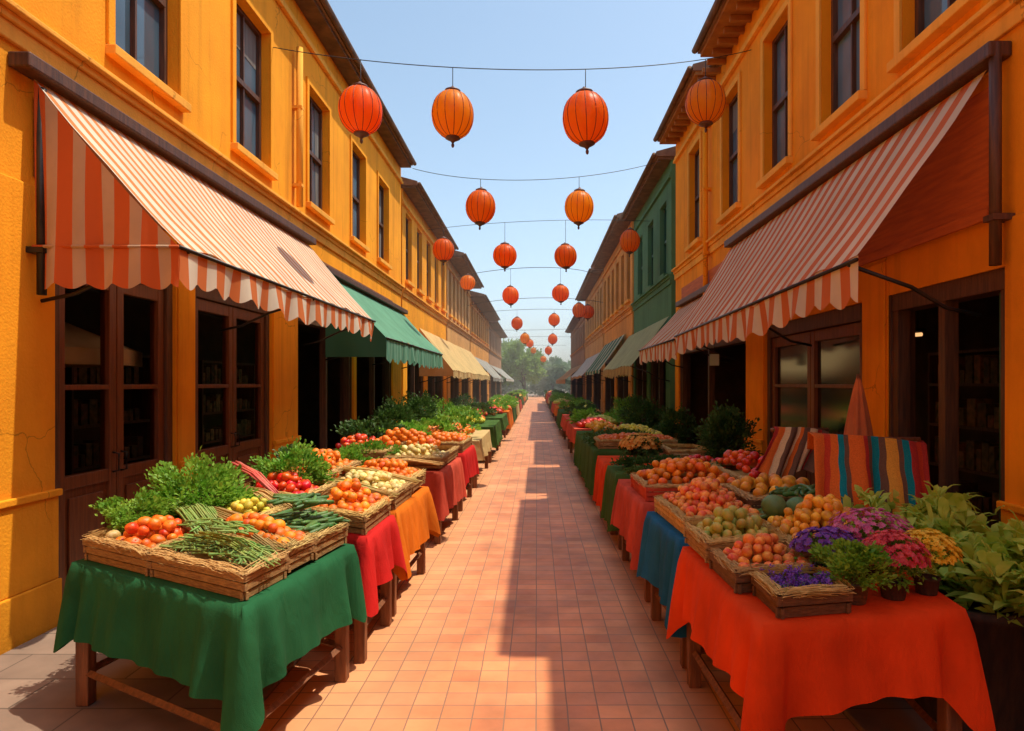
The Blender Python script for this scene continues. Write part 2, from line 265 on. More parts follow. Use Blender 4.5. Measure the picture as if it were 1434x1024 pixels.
# ------------------------------------------------------------------ mesh helpers
class MB:
    def __init__(s): s.v = []; s.f = []
    def box(s, a, b):
        x0, x1 = sorted((a[0], b[0])); y0, y1 = sorted((a[1], b[1])); z0, z1 = sorted((a[2], b[2]))
        n = len(s.v)
        s.v += [(x0,y0,z0),(x1,y0,z0),(x1,y1,z0),(x0,y1,z0),(x0,y0,z1),(x1,y0,z1),(x1,y1,z1),(x0,y1,z1)]
        s.f += [(n,n+3,n+2,n+1),(n+4,n+5,n+6,n+7),(n,n+1,n+5,n+4),(n+1,n+2,n+6,n+5),(n+2,n+3,n+7,n+6),(n+3,n,n+4,n+7)]
        return s
    def quad(s, a, b, c, d):
        n = len(s.v); s.v += [tuple(a), tuple(b), tuple(c), tuple(d)]; s.f.append((n, n+1, n+2, n+3)); return s
    def tri(s, a, b, c):
        n = len(s.v); s.v += [tuple(a), tuple(b), tuple(c)]; s.f.append((n, n+1, n+2)); return s
    def tube(s, pts, r, seg=6, r2=None, cap=True):
        pts = [Vector(p) for p in pts]; n0 = len(s.v); k = len(pts)
        for i, p in enumerate(pts):
            d = (pts[min(i+1, k-1)]-pts[max(i-1, 0)]).normalized()
            u = d.cross(Vector((0, 0, 1)))
            if u.length < .01: u = d.cross(Vector((1, 0, 0)))
            u.normalize(); w = d.cross(u)
            t = i/(k-1) if k > 1 else 0
            rr = (r if r2 is None else r+(r2-r)*t)
            if callable(r): rr = r(t)
            for j in range(seg):
                a = 2*PI*j/seg; s.v.append(tuple(p+u*math.cos(a)*rr+w*math.sin(a)*rr))
        for i in range(k-1):
            for j in range(seg):
                a = n0+i*seg+j; b = n0+i*seg+(j+1) % seg
                s.f.append((a, b, b+seg, a+seg))
        if cap: s.f.append(tuple(n0+j for j in range(seg))[::-1]); s.f.append(tuple(n0+(k-1)*seg+j for j in range(seg)))
        return s
    def lathe(s, prof, c=(0,0,0), seg=20, mod=None):
        n0 = len(s.v)
        for (r, z) in prof:
            for j in range(seg):
                a = 2*PI*j/seg; rr = r*(mod(a) if mod else 1)
                s.v.append((c[0]+rr*math.cos(a), c[1]+rr*math.sin(a), c[2]+z))
        for i in range(len(prof)-1):
            for j in range(seg):
                a = n0+i*seg+j; b = n0+i*seg+(j+1) % seg
                s.f.append((a, b, b+seg, a+seg))
        s.f.append(tuple(n0+j for j in range(seg))[::-1]); s.f.append(tuple(n0+(len(prof)-1)*seg+j for j in range(seg)))
        return s
    def grid(s, fn, nu, nv):
        n0 = len(s.v)
        for j in range(nv+1):
            for i in range(nu+1): s.v.append(tuple(fn(i/nu, j/nv)))
        for j in range(nv):
            for i in range(nu):
                a = n0+j*(nu+1)+i; s.f.append((a, a+1, a+nu+2, a+nu+1))
        return s
    def leaf(s, p, d, up, L, W):
        # a bent two-part leaf blade
        side = d.cross(up)
        if side.length < 1e-3: side = Vector((1, 0, 0))
        side.normalize(); m = p+d*L*.5+up*L*.10; e = p+d*L-up*L*.08
        n = len(s.v)
        s.v += [tuple(p), tuple(m+side*W*.5), tuple(e), tuple(m-side*W*.5)]
        s.f += [(n, n+1, n+2, n+3)]
    def mesh(s, name, m, smooth=False):
        me = bpy.data.meshes.new(name); me.from_pydata(s.v, [], s.f); me.update()
        if smooth: me.shade_smooth()
        if m: me.materials.append(m)
        return me
    def build(s, name, m, parent=None, smooth=False, bevel=0, solid=0):
        o = bpy.data.objects.new(name, s.mesh(name, m, smooth)); col.objects.link(o)
        if parent:
            o.parent = parent
            # geometry is given in world space: bring it into the parent's space
            o.matrix_parent_inverse = parent_inv(parent)
        if bevel:
            b = o.modifiers.new('bevel', 'BEVEL'); b.width = bevel; b.segments = 2; b.limit_method = 'ANGLE'
        if solid:
            b = o.modifiers.new('solid', 'SOLIDIFY'); b.thickness = solid; b.offset = 0
        return o
def parent_inv(p):
    from mathutils import Matrix, Euler
    m = Matrix.Translation(p.location) @ p.rotation_euler.to_matrix().to_4x4() if p.type == 'EMPTY' else Matrix.Identity(4)
    return m.inverted()
def tag(o, label=None, cat=None, group=None, kind=None):
    if label: o['label'] = label
    if cat: o['category'] = cat
    if group: o['group'] = group
    if kind: o['kind'] = kind
    return o
def thing(name, loc, label, cat, group=None, rz=0):
    o = bpy.data.objects.new(name, None); col.objects.link(o); o.location = Vector(loc); o.rotation_euler = (0, 0, rz); o.empty_display_size = .1
    return tag(o, label, cat, group)

# ------------------------------------------------------------------ the ground
MB().quad((-400, -20, -.008), (400, -20, -.008), (400, 900, -.008), (-400, 900, -.008)).build('ground', M['earth'])['kind'] = 'structure'
def sheet(name, x0, x1, z, m, y0=-6, y1=95):
    o = MB().quad((x0, y0, z), (x1, y0, z), (x1, y1, z), (x0, y1, z)).build(name, m); o['kind'] = 'structure'
sheet('paved_path', -1.5, 1.62, .0, M['tiles'])
# the pavement strips rise a few centimetres along their edge stones
MB().box((-11.5, -6, -.006), (-1.503, 95, .03)).build('pavement', M['slabs'], bevel=.008)['kind'] = 'structure'
MB().box((1.623, -6, -.006), (11, 95, .03)).build('pavement', M['slabs'], bevel=.008)['kind'] = 'structure'

# ------------------------------------------------------------------ buildings
LX, RX = -3.45, 3.0
class Side:
    def __init__(s, side): s.s = side; s.w = LX if side < 0 else RX
    def X(s, d): return s.w + s.s*d            # d > 0 goes into the building, d < 0 out over the street
def facade(mb, S, y0, y1, z0, z1, holes, rev=.2):
    ys = sorted({y0, y1} | {h[0] for h in holes} | {h[1] for h in holes}); zs = sorted({z0, z1} | {h[2] for h in holes} | {h[3] for h in holes})
    for i in range(len(ys)-1):
        for j in range(len(zs)-1):
            cy, cz = (ys[i]+ys[i+1])/2, (zs[j]+zs[j+1])/2
            if any(h[0] < cy < h[1] and h[2] < cz < h[3] for h in holes): continue
            mb.quad((S.X(0), ys[i], zs[j]), (S.X(0), ys[i+1], zs[j]), (S.X(0), ys[i+1], zs[j+1]), (S.X(0), ys[i], zs[j+1]))
    for (a, b, c, d) in holes:
        for (p, q) in (((a, c), (b, c)), ((b, c), (b, d)), ((b, d), (a, d)), ((a, d), (a, c))):
            mb.quad((S.X(0), p[0], p[1]), (S.X(0), q[0], q[1]), (S.X(rev), q[0], q[1]), (S.X(rev), p[0], p[1]))
def bx(mb, S, d0, d1, y0, y1, z0, z1): mb.box((S.X(d0), y0, z0), (S.X(d1), y1, z1))

def sash_window(S, par, y0, y1, z0, z1, trim, big=False, small=False, cols=2, mframe=None):
    mb = MB(); t = .05; d0, d1 = .10, .17
    mf = mframe or M['wood_dark']
    bx(mb, S, d0, d1, y0, y0+t, z0, z1); bx(mb, S, d0, d1, y1-t, y1, z0, z1)
    bx(mb, S, d0, d1, y0+t, y1-t, z1-t, z1); bx(mb, S, d0, d1, y0+t, y1-t, z0, z0+t)
    zm = (z0+z1)/2
    bx(mb, S, d0-.012, d1, y0+t, y1-t, zm-.03, zm+.03)
    if not small:
        for k in range(1, cols):
            yy = y0+(y1-y0)*k/cols
            bx(mb, S, d0+.006, d1, yy-.014, yy+.014, z0+t, zm-.03); bx(mb, S, d0+.006, d1, yy-.014, yy+.014, zm+.03, z1-t)
    w = mb.build('window', mf, par)
    MB().quad((S.X(.15), y0+t, z0+t), (S.X(.15), y1-t, z0+t), (S.X(.15), y1-t, z1-t), (S.X(.15), y0+t, z1-t)).build('pane', M['glass'], w)
    if big:
        k = int(abs(y0)*7) % 3; q = MB()
        if k == 0: q.quad((S.X(.145), y0+t, z1-t-.002), (S.X(.145), y1-t, z1-t-.002), (S.X(.145), y1-t, z1-.5), (S.X(.145), y0+t, z1-.44))
        elif k == 1: q.quad((S.X(.145), y1-t, z1-t), (S.X(.145), y1-t-.2, z1-t), (S.X(.145), y1-t-.13, z0+t), (S.X(.145), y1-t, z0+t))
        else: q.quad((S.X(.145), y0+t, z1-t), (S.X(.145), y0+t+.22, z1-t), (S.X(.145), y0+t+.15, z0+t), (S.X(.145), y0+t, z0+t))
        q.build('curtain', M['curtain'], w)
    mb = MB(); bx(mb, S, -.085, .02, y0-.09, y1+.09, z0-.085, z0-.004)
    mb.build('sill', trim, w, bevel=.008 if big else 0)
    if big:
        mb = MB(); 
        bx(mb, S, -.028, .0, y0-.085, y0-.002, z0, z1+.09); bx(mb, S, -.028, .0, y1+.002, y1+.085, z0, z1+.09)
        bx(mb, S, -.028, .0, y0-.002, y1+.002, z1+.002, z1+.09)
        mb.build('surround', trim if S.s > 0 else M['orange_wall'], w, bevel=.006)
    return w

def shopfront(S, par, y0, y1, z1, leaves, name='shop_window', panel=1.05, rail=1.72, zb=.03, wood=None):
    wood = wood or M['wood_door']; mb = MB(); d0, d1 = .06, .14; t = .09
    bx(mb, S, d0-.03, d1+.02, y0, y0+t, zb, z1); bx(mb, S, d0-.03, d1+.02, y1-t, y1, zb, z1); bx(mb, S, d0-.03, d1+.02, y0+t, y1-t, z1-.16, z1)
    fr = mb.build('door_frame', M['wood_dark'], par, bevel=.006)
    a0, a1 = y0+t, y1-t; w = (a1-a0)/leaves
    for k in range(leaves):
        p, q = a0+k*w+.006, a0+(k+1)*w-.006; st = .085; top = z1-.16-.008
        m2 = MB()
        bx(m2, S, d0, d1, p, p+st, zb+.02, top); bx(m2, S, d0, d1, q-st, q, zb+.02, top)
        for (c, d) in ((zb+.02, zb+.2), (panel-.1, panel), (rail-.02, rail+.02), (top-.12, top)): bx(m2, S, d0+.004, d1-.004, p+st, q-st, c, d)
        bx(m2, S, d0+.03, d1-.02, p+st, q-st, zb+.2, panel-.1)
        bx(m2, S, d0+.012, d0+.03, p+st+.06, q-st-.06, zb+.27, panel-.17)
        lf = m2.build(name, wood, par, bevel=.005)
        MB().quad((S.X(.1), p+st, panel), (S.X(.1), q-st, panel), (S.X(.1), q-st, top-.12), (S.X(.1), p+st, top-.12)).build('pane', M['shopglass'], lf)
        if name == 'door':
            h = MB(); yy = q-.045 if k % 2 == 0 else p+.045
            h.tube([(S.X(d0-.001), yy, 1.02), (S.X(d0-.05), yy, 1.03), (S.X(d0-.05), yy, 1.17), (S.X(d0-.001), yy, 1.18)], .009, 6)
            h.build('handle', M['metal_dark'], lf, True)

def building(side, y0, y1, wall, label, holes_up, shops, ztop=6.95, over=.42, trim=None, big=False, brackets=False, small=False, group='terraced buildings along the market street', depth=8, eaves=None, topopen=2.75, mframe=None, cols=2):
    S = Side(side); trim = trim or M['trim']
    b = thing('building', (S.w, (y0+y1)/2, 0), label, 'building', group)
    holes = list(holes_up)+[(s[0], s[1], .03, topopen) for s in shops]
    mb = MB(); facade(mb, S, y0, y1, -.02, ztop, holes)
    # ends, back and top
    for yy in (y0, y1): mb.quad((S.X(0), yy, -.02), (S.X(depth), yy, -.02), (S.X(depth), yy, ztop), (S.X(0), yy, ztop))
    mb.quad((S.X(depth), y0, -.02), (S.X(depth), y1, -.02), (S.X(depth), y1, ztop), (S.X(depth), y0, ztop))
    mb.build('wall', wall, b)
    # roof with overhanging timber eave
    segs = eaves or [(y0-.02, y1-.05, over)]
    for (a, c, ov) in segs:
        r = MB(); r.box((S.X(-ov), a, ztop), (S.X(depth+.3), c, ztop+.06)); r.build('roof_soffit', M['eave_orange'] if brackets else M['eave'], b)
        r = MB()
        n = 1
        p = [(S.X(-ov-.04), ztop+.062), (S.X(-ov-.04), ztop+.17), (S.X(depth/2), ztop+1.35), (S.X(depth+.3), ztop+.17), (S.X(depth+.3), ztop+.062)]
        k = len(r.v)
        for yy in (a-.02, c+.02):
            for q in p: r.v.append((q[0], yy, q[1]))
        for i in range(5):
            j = (i+1) % 5; r.f.append((k+i, k+j, k+5+j, k+5+i))
        r.f.append(tuple(range(k, k+5))); r.f.append(tuple(range(k+9, k+4, -1)))
        r.build('roof', M['roof'], b)
        g = MB(); g.tube([(S.X(-ov-.09), a, ztop+.10), (S.X(-ov-.09), c, ztop+.10)], .05, 8); g.build('gutter', M['eave'], b, True)
    if brackets:
        yy = 4.8
        while yy < y1-.2:
            q = MB(); bx(q, S, -.30, 0, yy-.03, yy+.03, ztop-.085, ztop-.002)
            q.build('bracket', M['eave_orange'], b, bevel=.006); yy += .30
    # mouldings: string course over the shops and a thin band under the eave
    m = MB()
    bx(m, S, -.055, 0, y0, y1, 4.10, 4.16); bx(m, S, -.10, 0, y0, y1, 4.16, 4.20); bx(m, S, -.03, 0, y0, y1, 3.98, 4.10)
    bx(m, S, -.06, 0, y0, y1, ztop-.40, ztop-.34); bx(m, S, -.035, 0, y0, y1, ztop-.34, ztop-.27)
    m.build('string_course', trim if not small else wall, b, bevel=.008 if big else 0)
    for h in holes_up: sash_window(S, b, *h, trim, big, small, cols=cols, mframe=mframe)
    # dim rooms behind the shopfronts
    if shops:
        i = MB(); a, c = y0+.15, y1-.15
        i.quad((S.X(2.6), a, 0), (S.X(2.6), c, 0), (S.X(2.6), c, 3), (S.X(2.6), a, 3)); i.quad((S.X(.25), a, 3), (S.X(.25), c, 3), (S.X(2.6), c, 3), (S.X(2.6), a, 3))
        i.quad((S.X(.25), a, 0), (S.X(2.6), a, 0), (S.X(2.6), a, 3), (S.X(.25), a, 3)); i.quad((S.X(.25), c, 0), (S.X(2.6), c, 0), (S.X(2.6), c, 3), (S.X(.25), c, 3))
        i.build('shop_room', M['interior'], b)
    for s in shops:
        if len(s) > 2 and s[2]: shopfront(S, b, s[0], s[1], topopen, s[2], s[3] if len(s) > 3 else 'shop_window')
        else:
            q = MB(); 
            bx(q, S, .01, .22, s[1]-.03, s[1]-.001, .03, topopen)
            for yy in (s[0], s[1]-.11, (s[0]+s[1])/2-.04): bx(q, S, .03, .13, yy, yy+.08, .03, topopen-.14)
            bx(q, S, .02, .2, s[0]+.001, s[1]-.035, topopen-.139, topopen-.001); q.build('door_frame', M['wood_dark'], b)
    # pilasters with plinths between the shops
    if shops:
        edges = [y0]+[e for s in shops for e in (s[0], s[1])]+[y1]
        for k in range(0, len(edges), 2):
            a, c = edges[k], edges[k+1]
            if k == 0 and big: a = max(a, 2.0)
            if c-a < .2: continue
            q = MB(); bx(q, S, -.02, 0, a+.02, c-.02, .0, topopen+.3)
            bx(q, S, -.055, -.02, a+.0, c-.0, .0, .36); bx(q, S, -.038, -.02, a+.01, c-.01, .36, .95); bx(q, S, -.06, -.02, a-.0, c+.0, .95, 1.0)
            q.build('pilaster', wall, b, bevel=.01 if big else 0)
    return b, S

def wins(centers, w, z0=4.47, z1=6.25): return [(c-w/2, c+w/2, z0, z1) for c in centers]
lb1, SL = building(-1, -24, 16.3, M['orange_wall'], 'bright orange stucco building with brown sash windows over the long striped awning on the left',
    wins([5.7, 7.8, 10.15, 12.4, 14.4], .95), [(4.60, 6.14, 2, 'door'), (6.48, 8.36, 2, 'door'), (9.25, 12.0, 0), (12.25, 15.25, 0)], big=True, topopen=2.8, ztop=7.2, over=.27)
rb1, SR = building(1, -24, 13.9, M['orange_wall_right'], 'deep orange stucco building on the right with bracketed eaves over the red striped awning',
    wins([4.85, 6.35, 8.05, 9.95, 12.2], .85, 4.42, 6.25), [(4.12, 5.50, 0), (5.92, 8.46, 2), (9.2, 13.5, 0)], big=True, brackets=True, topopen=2.5, ztop=6.9, over=.44,
    eaves=[(-24, 4.6, .10), (4.62, 10.15, .42), (10.17, 10.7, .01), (10.72, 13.85, .36)])  # overhangs stepped to shape the shadow edge on the paving
building(-1, 16.45, 24.4, M['orange_wall'], 'orange building behind the yellow canopy, second in the left row', wins([17.3, 18.9, 20.5, 22.1, 23.6], .8), [(17, 19.5), (20.2, 23.6)], ztop=6.75, over=.35, big=False)
building(1, 14.35, 19.9, M['green_wall'], 'dark green building between orange ones in the right row', wins([15.3, 17.0, 18.7], .8, 4.3, 6.0), [(14.9, 17), (17.5, 19.5)], ztop=6.75, over=.3, trim=M['green_wall'], mframe=M['green_paint'], cols=1)
building(-1, 24.7, 33, M['ochre_wall'], 'ochre building with rows of narrow windows, third in the left row', wins([25.5+1.25*k for k in range(6)], .65), [(25.5, 28.4), (29.3, 32.3)], ztop=6.6, over=.6, small=True)
building(-1, 33.3, 46, M['amber_wall'], 'amber building with tall narrow windows, fourth in the left row', wins([34.2+1.5*k for k in range(8)], .7), [(34.5, 38.4), (39.3, 44.3)], ztop=6.2, over=.7, small=True)
building(-1, 46.4, 62, M['brown_wall'], 'brown building at the far left end of the street', wins([47.6+1.8*k for k in range(8)], .8, 4.2, 5.6), [(48, 53), (54.5, 60)], ztop=6.1, over=.5, small=True)
building(1, 20.2, 29, M['amber_wall'], 'amber building beyond the green one in the right row', wins([21.1+1.45*k for k in range(6)], .75), [(21, 24), (24.8, 28.3)], ztop=6.9, over=.45, small=True)
building(1, 29.3, 40, M['ochre_wall'], 'ochre building with narrow windows far down the right row', wins([30.2+1.4*k for k in range(7)], .75), [(30, 34), (35, 39)], ztop=6.85, over=.5, small=True)
building(1, 40.5, 57, M['brown_wall'], 'brown shadowed building at the far right end of the street', wins([41.6+1.8*k for k in range(9)], .8, 4.2, 5.6), [(42, 48), (49.5, 55)], ztop=6.2, over=.4, small=True)

q = MB(); bx(q, SR, -.035, -.002, 4.2, 13.2, 2.86, 3.70); bx(q, SR, -.06, -.035, 4.2, 13.2, 2.82, 2.90); q.build('shade_board', mat('rust_wall_shade', (.58, .13, .012), (.44, .09, .01), 5, .7, .3, 30, stretch=(1, .6, 6)), rb1, bevel=.006)  # added boards, dark colour stands in for shade on the wall under the awning
q = MB(); bx(q, SL, -.035, -.002, 4.4, 15.2, 3.16, 3.70); q.build('shade_board', mat('brown_wall_shade', (.30, .10, .02), (.2, .06, .012), 5, .7, .3, 30, stretch=(1, .6, 6)), lb1, bevel=.006)  # added strip, the left wall's shade under the awning put into its brown
# drainpipes and ledges on the nearest fronts
def pipe(S, y, z0, z1, m, label, r=.035, d=-.09):
    t = thing('drainpipe', (S.X(d), y, z0), label, 'drainpipe')
    MB().tube([(S.X(d), y, z0), (S.X(d), y, z1)], r, 10).build('pipe', m, t, True)
    k = z0+.3
    while k < z1:
        q = MB(); bx(q, S, d-.045, 0, y-.05, y+.05, k-.02, k+.02); q.build('clamp', m, t); k += 1.1
pipe(SL, 9.1, 4.25, 6.5, M['trim'], 'orange painted drainpipe between the second and third upper windows on the left', .045)
pipe(SL, 4.36, 2.35, 3.75, M['metal_dark'], 'black pipe beside the striped side panel of the near left awning', .03)
pipe(SR, 11.1, 2.6, 6.4, M['orange_wall_right'], 'orange painted drainpipe by the last windows of the right orange building', .045)
pipe(SR, 4.08, 2.5, 3.9, M['wood_dark'], 'dark pipe beside the open end of the red striped awning', .036)

# things seen dimly in the shops
def parasol_inside():
    c = Vector((-4.5, 5.75, 2.05)); t = thing('parasol', (c.x, c.y, .03), 'cream parasol standing behind the glass of the near left double door', 'parasol')
    mb = MB(); n = 8
    top = c+Vector((0, 0, .36))
    for k in range(n):
        a0, a1 = 2*PI*k/n, 2*PI*(k+1)/n
        p, q = c+Vector((math.cos(a0), math.sin(a0), 0))*.85, c+Vector((math.cos(a1), math.sin(a1), 0))*.85
        mb.tri(top, p, q); mb.quad(p, q, q-Vector((0, 0, .14)), p-Vector((0, 0, .14)))
    mb.build('canopy', M['cream_cloth'], t); MB().tube([(c.x, c.y, .03), (c.x, c.y, 2.4)], .02, 8).build('pole', M['wood_door'], t, True)
parasol_inside()
def shelf_unit(S, y0, y1, d, label):
    t = thing('shelf_unit', (S.X(d), (y0+y1)/2, .03), label, 'shelves')
    f = MB(); bx(f, S, d, d+.35, y0, y0+.03, .03, 2.1); bx(f, S, d, d+.35, y1-.03, y1, .03, 2.1)
    for z in (.4, .85, 1.3, 1.75, 2.1): bx(f, S, d, d+.35, y0+.03, y1-.03, z-.03, z)
    f.build('frame', M['wood_dark'], t)
    for z in (.4, .85, 1.3, 1.75):
        yy = y0+.08
        while yy < y1-.15:
            h = R.uniform(.12, .3); w = R.uniform(.06, .13); g = MB(); bx(g, S, d+.05, d+.25, yy, yy+w, z, z+h); g.build('box', M['goods'], t); yy += w+R.uniform(.01, .06)
shelf_unit(SL, 6.7, 8.1, 1.4, 'wooden shelves of dim goods behind the second left doors')
shelf_unit(SR, 6.1, 7.4, 1.5, 'wooden shelves of dim goods inside the second right shop')
shelf_unit(SR, 4.3, 5.4, 1.6, 'shelves of goods in the dark doorway nearest on the right')
shelf_unit(SL, 9.7, 11.5, 1.6, 'dim shelves inside the shop under the green awning')
t = thing('tube_lamp', (4.2, 7.6, 2.32), 'glowing tube lamp hung inside the second right shop', 'lamp')
MB().tube([(3.75, 7.6, 2.27), (4.55, 7.6, 2.33)], .022, 8).build('tube', M['lamp'], t, True)
q = MB(); q.box((3.72, 7.57, 2.36), (4.58, 7.63, 2.40)); q.build('housing', M['metal_dark'], t)
for xx in (3.8, 4.5): MB().tube([(xx, 7.6, 2.4), (xx, 7.6, 3.0)], .006, 5).build('hanger', M['metal_dark'], t)
t = thing('door', (3.2, 4.2, .03), 'dark green open door leaf at the near right doorway', 'door')
q = MB(); q.box((3.05, 4.20, .04), (3.55, 4.245, 2.35)); q.build('leaf', M['green_paint'], t, bevel=.008)
q = MB(); q.box((3.12, 4.247, .2), (3.48, 4.258, 1.0)); q.box((3.12, 4.247, 1.15), (3.48, 4.258, 2.2)); q.build('panel', M['green_paint'], t, bevel=.006)

# ------------------------------------------------------------------ awnings
def awning(side, y0, y1, zt, xo, zo, val, mc, mv, label, sidepanel=None, rail=True, scallop=.27, open_arm=True, dz_far=0.0, arms=True):
    S = Side(side); W = S.X(-.06); t = thing('awning', (S.w, (y0+y1)/2, zt), label, 'awning')
    n = max(8, int((y1-y0)/.06)) if y0 < 20 else 20
    def zoo(u): return zo+dz_far*u
    def cf(u, v):
        y = y0+(y1-y0)*u
        sag = .02*mnoise.noise(Vector((y*1.6, v*1.5, side*3)))*math.sin(PI*v)+.012*mnoise.noise(Vector((y*.7+v*3, v*2, 9)))+.035*math.sin(PI*v)+.018*math.sin(y*5.1+v*2)*v*(1-v)*2+.012*math.sin(y*11.3+1)*v
        return (W+(xo-W)*v, y, zt+(zoo(u)-zt)*v-sag+.02*v*math.sin(y*1.7))
    MB().grid(cf, n, 8).build('canopy', mc, t, True)
    if val > 0:
        def vf(u, v):
            y = y0+(y1-y0)*u; base = cf(u, 1)
            cyc = (y/scallop) % 1; drop = val*(.80+.20*abs(math.sin(PI*cyc)))*(1+.08*mnoise.noise(Vector((y*1.3, 3, side))))
            wob = (.025*math.sin(y*2*PI/scallop*.5+.6)+.018*math.sin(y*9.7)+.03*mnoise.noise(Vector((y*1.1, 0, 5))))*v
            return (base[0]-S.s*(-.01+0)+wob, y, base[2]-drop*v)
        MB().grid(vf, n*2 if y0 < 20 else n, 4).build('valance', mv, t, True)
    if sidepanel:
        x0, x1 = W, xo
        def sf(u, v):
            x = x0+(x1-x0)*u; zup = zt+(zo-zt)*u-.035*math.sin(PI*u); zlo = zo-val*(.86+.14*abs(math.sin(PI*((x/.19) % 1))))
            wob = .025*math.sin(u*14+v*2)*v+.012*math.sin(u*31)*v
            return (x, y0+wob, zup-.004+(zlo-zup)*v)
        MB().grid(sf, 50, 14).build('side_panel', sidepanel, t, True)
        # a seam tube where the valance band starts
        MB().tube([(x0, y0-.01, zo), (x1, y0-.01, zo)], .012, 6).build('hem_rod', sidepanel, t, True)
    if rail:
        q = MB(); bx(q, S, -.15, -.002, y0-.15, y1+.05, zt+.015, zt+.115); q.build('roller_box', M['wood_dark'], t, bevel=.012)
        q = MB(); q.tube([(xo, y0, zo+.0), (xo, y1, zoo(1)+.0)], .014, 6); q.build('front_bar', M['metal_dark'], t, True)
    if arms:
        k = max(2, int((y1-y0)/2.6)+1)
        for i in range(k):
            yy = y0+.12+(y1-y0-.24)*i/(k-1); u = (yy-y0)/(y1-y0)
            q = MB(); el = Vector(((W+xo)/2, yy, zoo(u)-.16))
            q.tube([(S.X(-.02), yy, zoo(u)-.35), (S.X(-.25), yy, zoo(u)-.30), tuple(el), (xo, yy, zoo(u)-.01)], .014, 6); q.build('arm', M['metal_dark'], t, True)
    return t
awning(-1, 4.33, 9.57, 3.80, -2.41, 2.67, .28, M['canopy_stripe'], M['valance_stripe'], 'orange and cream striped awning with closed striped end, nearest on the left', M['side_stripe_shade'])
awning(1, 4.2, 9.75, 3.80, 2.09, 2.56, .30, M['canopy_stripe_right'], M['valance_stripe'], 'red and cream striped awning with open end, nearest on the right', None, dz_far=-.1)
awning(1, 9.78, 13.2, 3.3, 2.09, 2.42, .30, M['canopy_stripe_right'], M['valance_stripe'], 'short red and cream striped awning, second on the right', None)
def solidside(side, y0, zt, xo, zo, val, m, par):
    S = Side(side); W = S.X(-.06)
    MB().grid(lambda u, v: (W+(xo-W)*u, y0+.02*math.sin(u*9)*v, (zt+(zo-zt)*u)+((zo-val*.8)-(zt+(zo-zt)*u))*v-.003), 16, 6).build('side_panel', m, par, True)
a = awning(-1, 10.3, 16.4, 3.5, -2.41, 2.48, .38, M['canopy_green'], M['valance_green'], 'green awning with pleated valance beyond the striped one on the left')
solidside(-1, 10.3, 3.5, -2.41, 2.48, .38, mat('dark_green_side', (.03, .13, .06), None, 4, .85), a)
a = awning(-1, 18.5, 33, 3.35, -2.41, 2.12, .22, M['canopy_yellow'], M['canopy_yellow'], 'pale yellow awning halfway down the left row', rail=False, scallop=.6)
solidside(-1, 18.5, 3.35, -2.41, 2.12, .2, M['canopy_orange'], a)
awning(-1, 34, 44, 3.2, -2.3, 2.05, .2, M['canopy_grey'], M['canopy_grey'], 'grey and white awning far down the left row', rail=False, scallop=.6)
awning(-1, 46, 62, 3.1, -2.2, 2.1, .2, M['canopy_grey'], M['canopy_white'], 'worn pale awning before the trees on the left', rail=False, scallop=.6)
awning(1, 14.3, 20.6, 3.25, 2.09, 2.15, .25, M['canopy_lime'], M['canopy_lime_v'], 'pale green awning with mustard valance below the green building', rail=False)
a = awning(1, 21.5, 28, 3.4, 2.09, 2.2, .12, M['canopy_teal'], M['canopy_teal'], 'dark green awning with cream panels halfway down the right row', rail=False, scallop=.5)
awning(1, 29, 38, 3.2, 2.0, 2.1, .12, M['canopy_white'], M['canopy_orange'], 'cream awning with orange edge in the right row', rail=False, scallop=.5)
awning(1, 39, 58, 3.0, 1.7, 2.0, .3, M['canopy_orange'], M['canopy_orange'], 'long faded orange awning at the far right', rail=False, scallop=.6)
# ------------------------------------------------------------------ lanterns on wires
def lantern_meshes(mbody):
    rx, rz, seg = .262, .275, 64
    prof = []
    for i in range(25):
        a = -PI/2+PI*(.055+.89*i/24); prof.append((rx*math.cos(a)**.85, rz*math.sin(a)))
    body = MB().lathe(prof, (0, 0, 0), seg, mod=lambda a: 1-.028*abs(math.cos(a*7))**6).mesh('shade', mbody, True)
    rib = MB()
    for k in range(14):
        a = PI/14+2*PI*k/14+PI/14
        rib.tube([((r*1.0)*math.cos(a)*.992, (r*1.0)*math.sin(a)*.992, z) for r, z in prof[::2]], .0045, 4, cap=False)
    rib = rib.mesh('rib', M['lan_rib'], True)
    top = MB().lathe([(.085, rz*.955), (.10, rz*.97), (.10, rz*1.04), (.07, rz*1.10), (.03, rz*1.16), (.012, rz*1.24)], (0, 0, 0), 20).mesh('top_cap', M['lan_cap'], True)
    bot = MB().lathe([(.012, -rz*1.22), (.03, -rz*1.14), (.075, -rz*1.06), (.095, -rz*1.02), (.085, -rz*.955)], (0, 0, 0), 20).mesh('bottom_cap', M['lan_cap'], True)
    tas = MB().lathe([(.006, -rz*1.42), (.016, -rz*1.38), (.02, -rz*1.30), (.012, -rz*1.22)], (0, 0, 0), 10).mesh('tassel', M['lan_cap'], True)
    return [('shade', body), ('rib', rib), ('top_cap', top), ('bottom_cap', bot), ('tassel', tas)]
LM = {'r': lantern_meshes(M['lan_red']), 'o': lantern_meshes(M['lan_org'])}
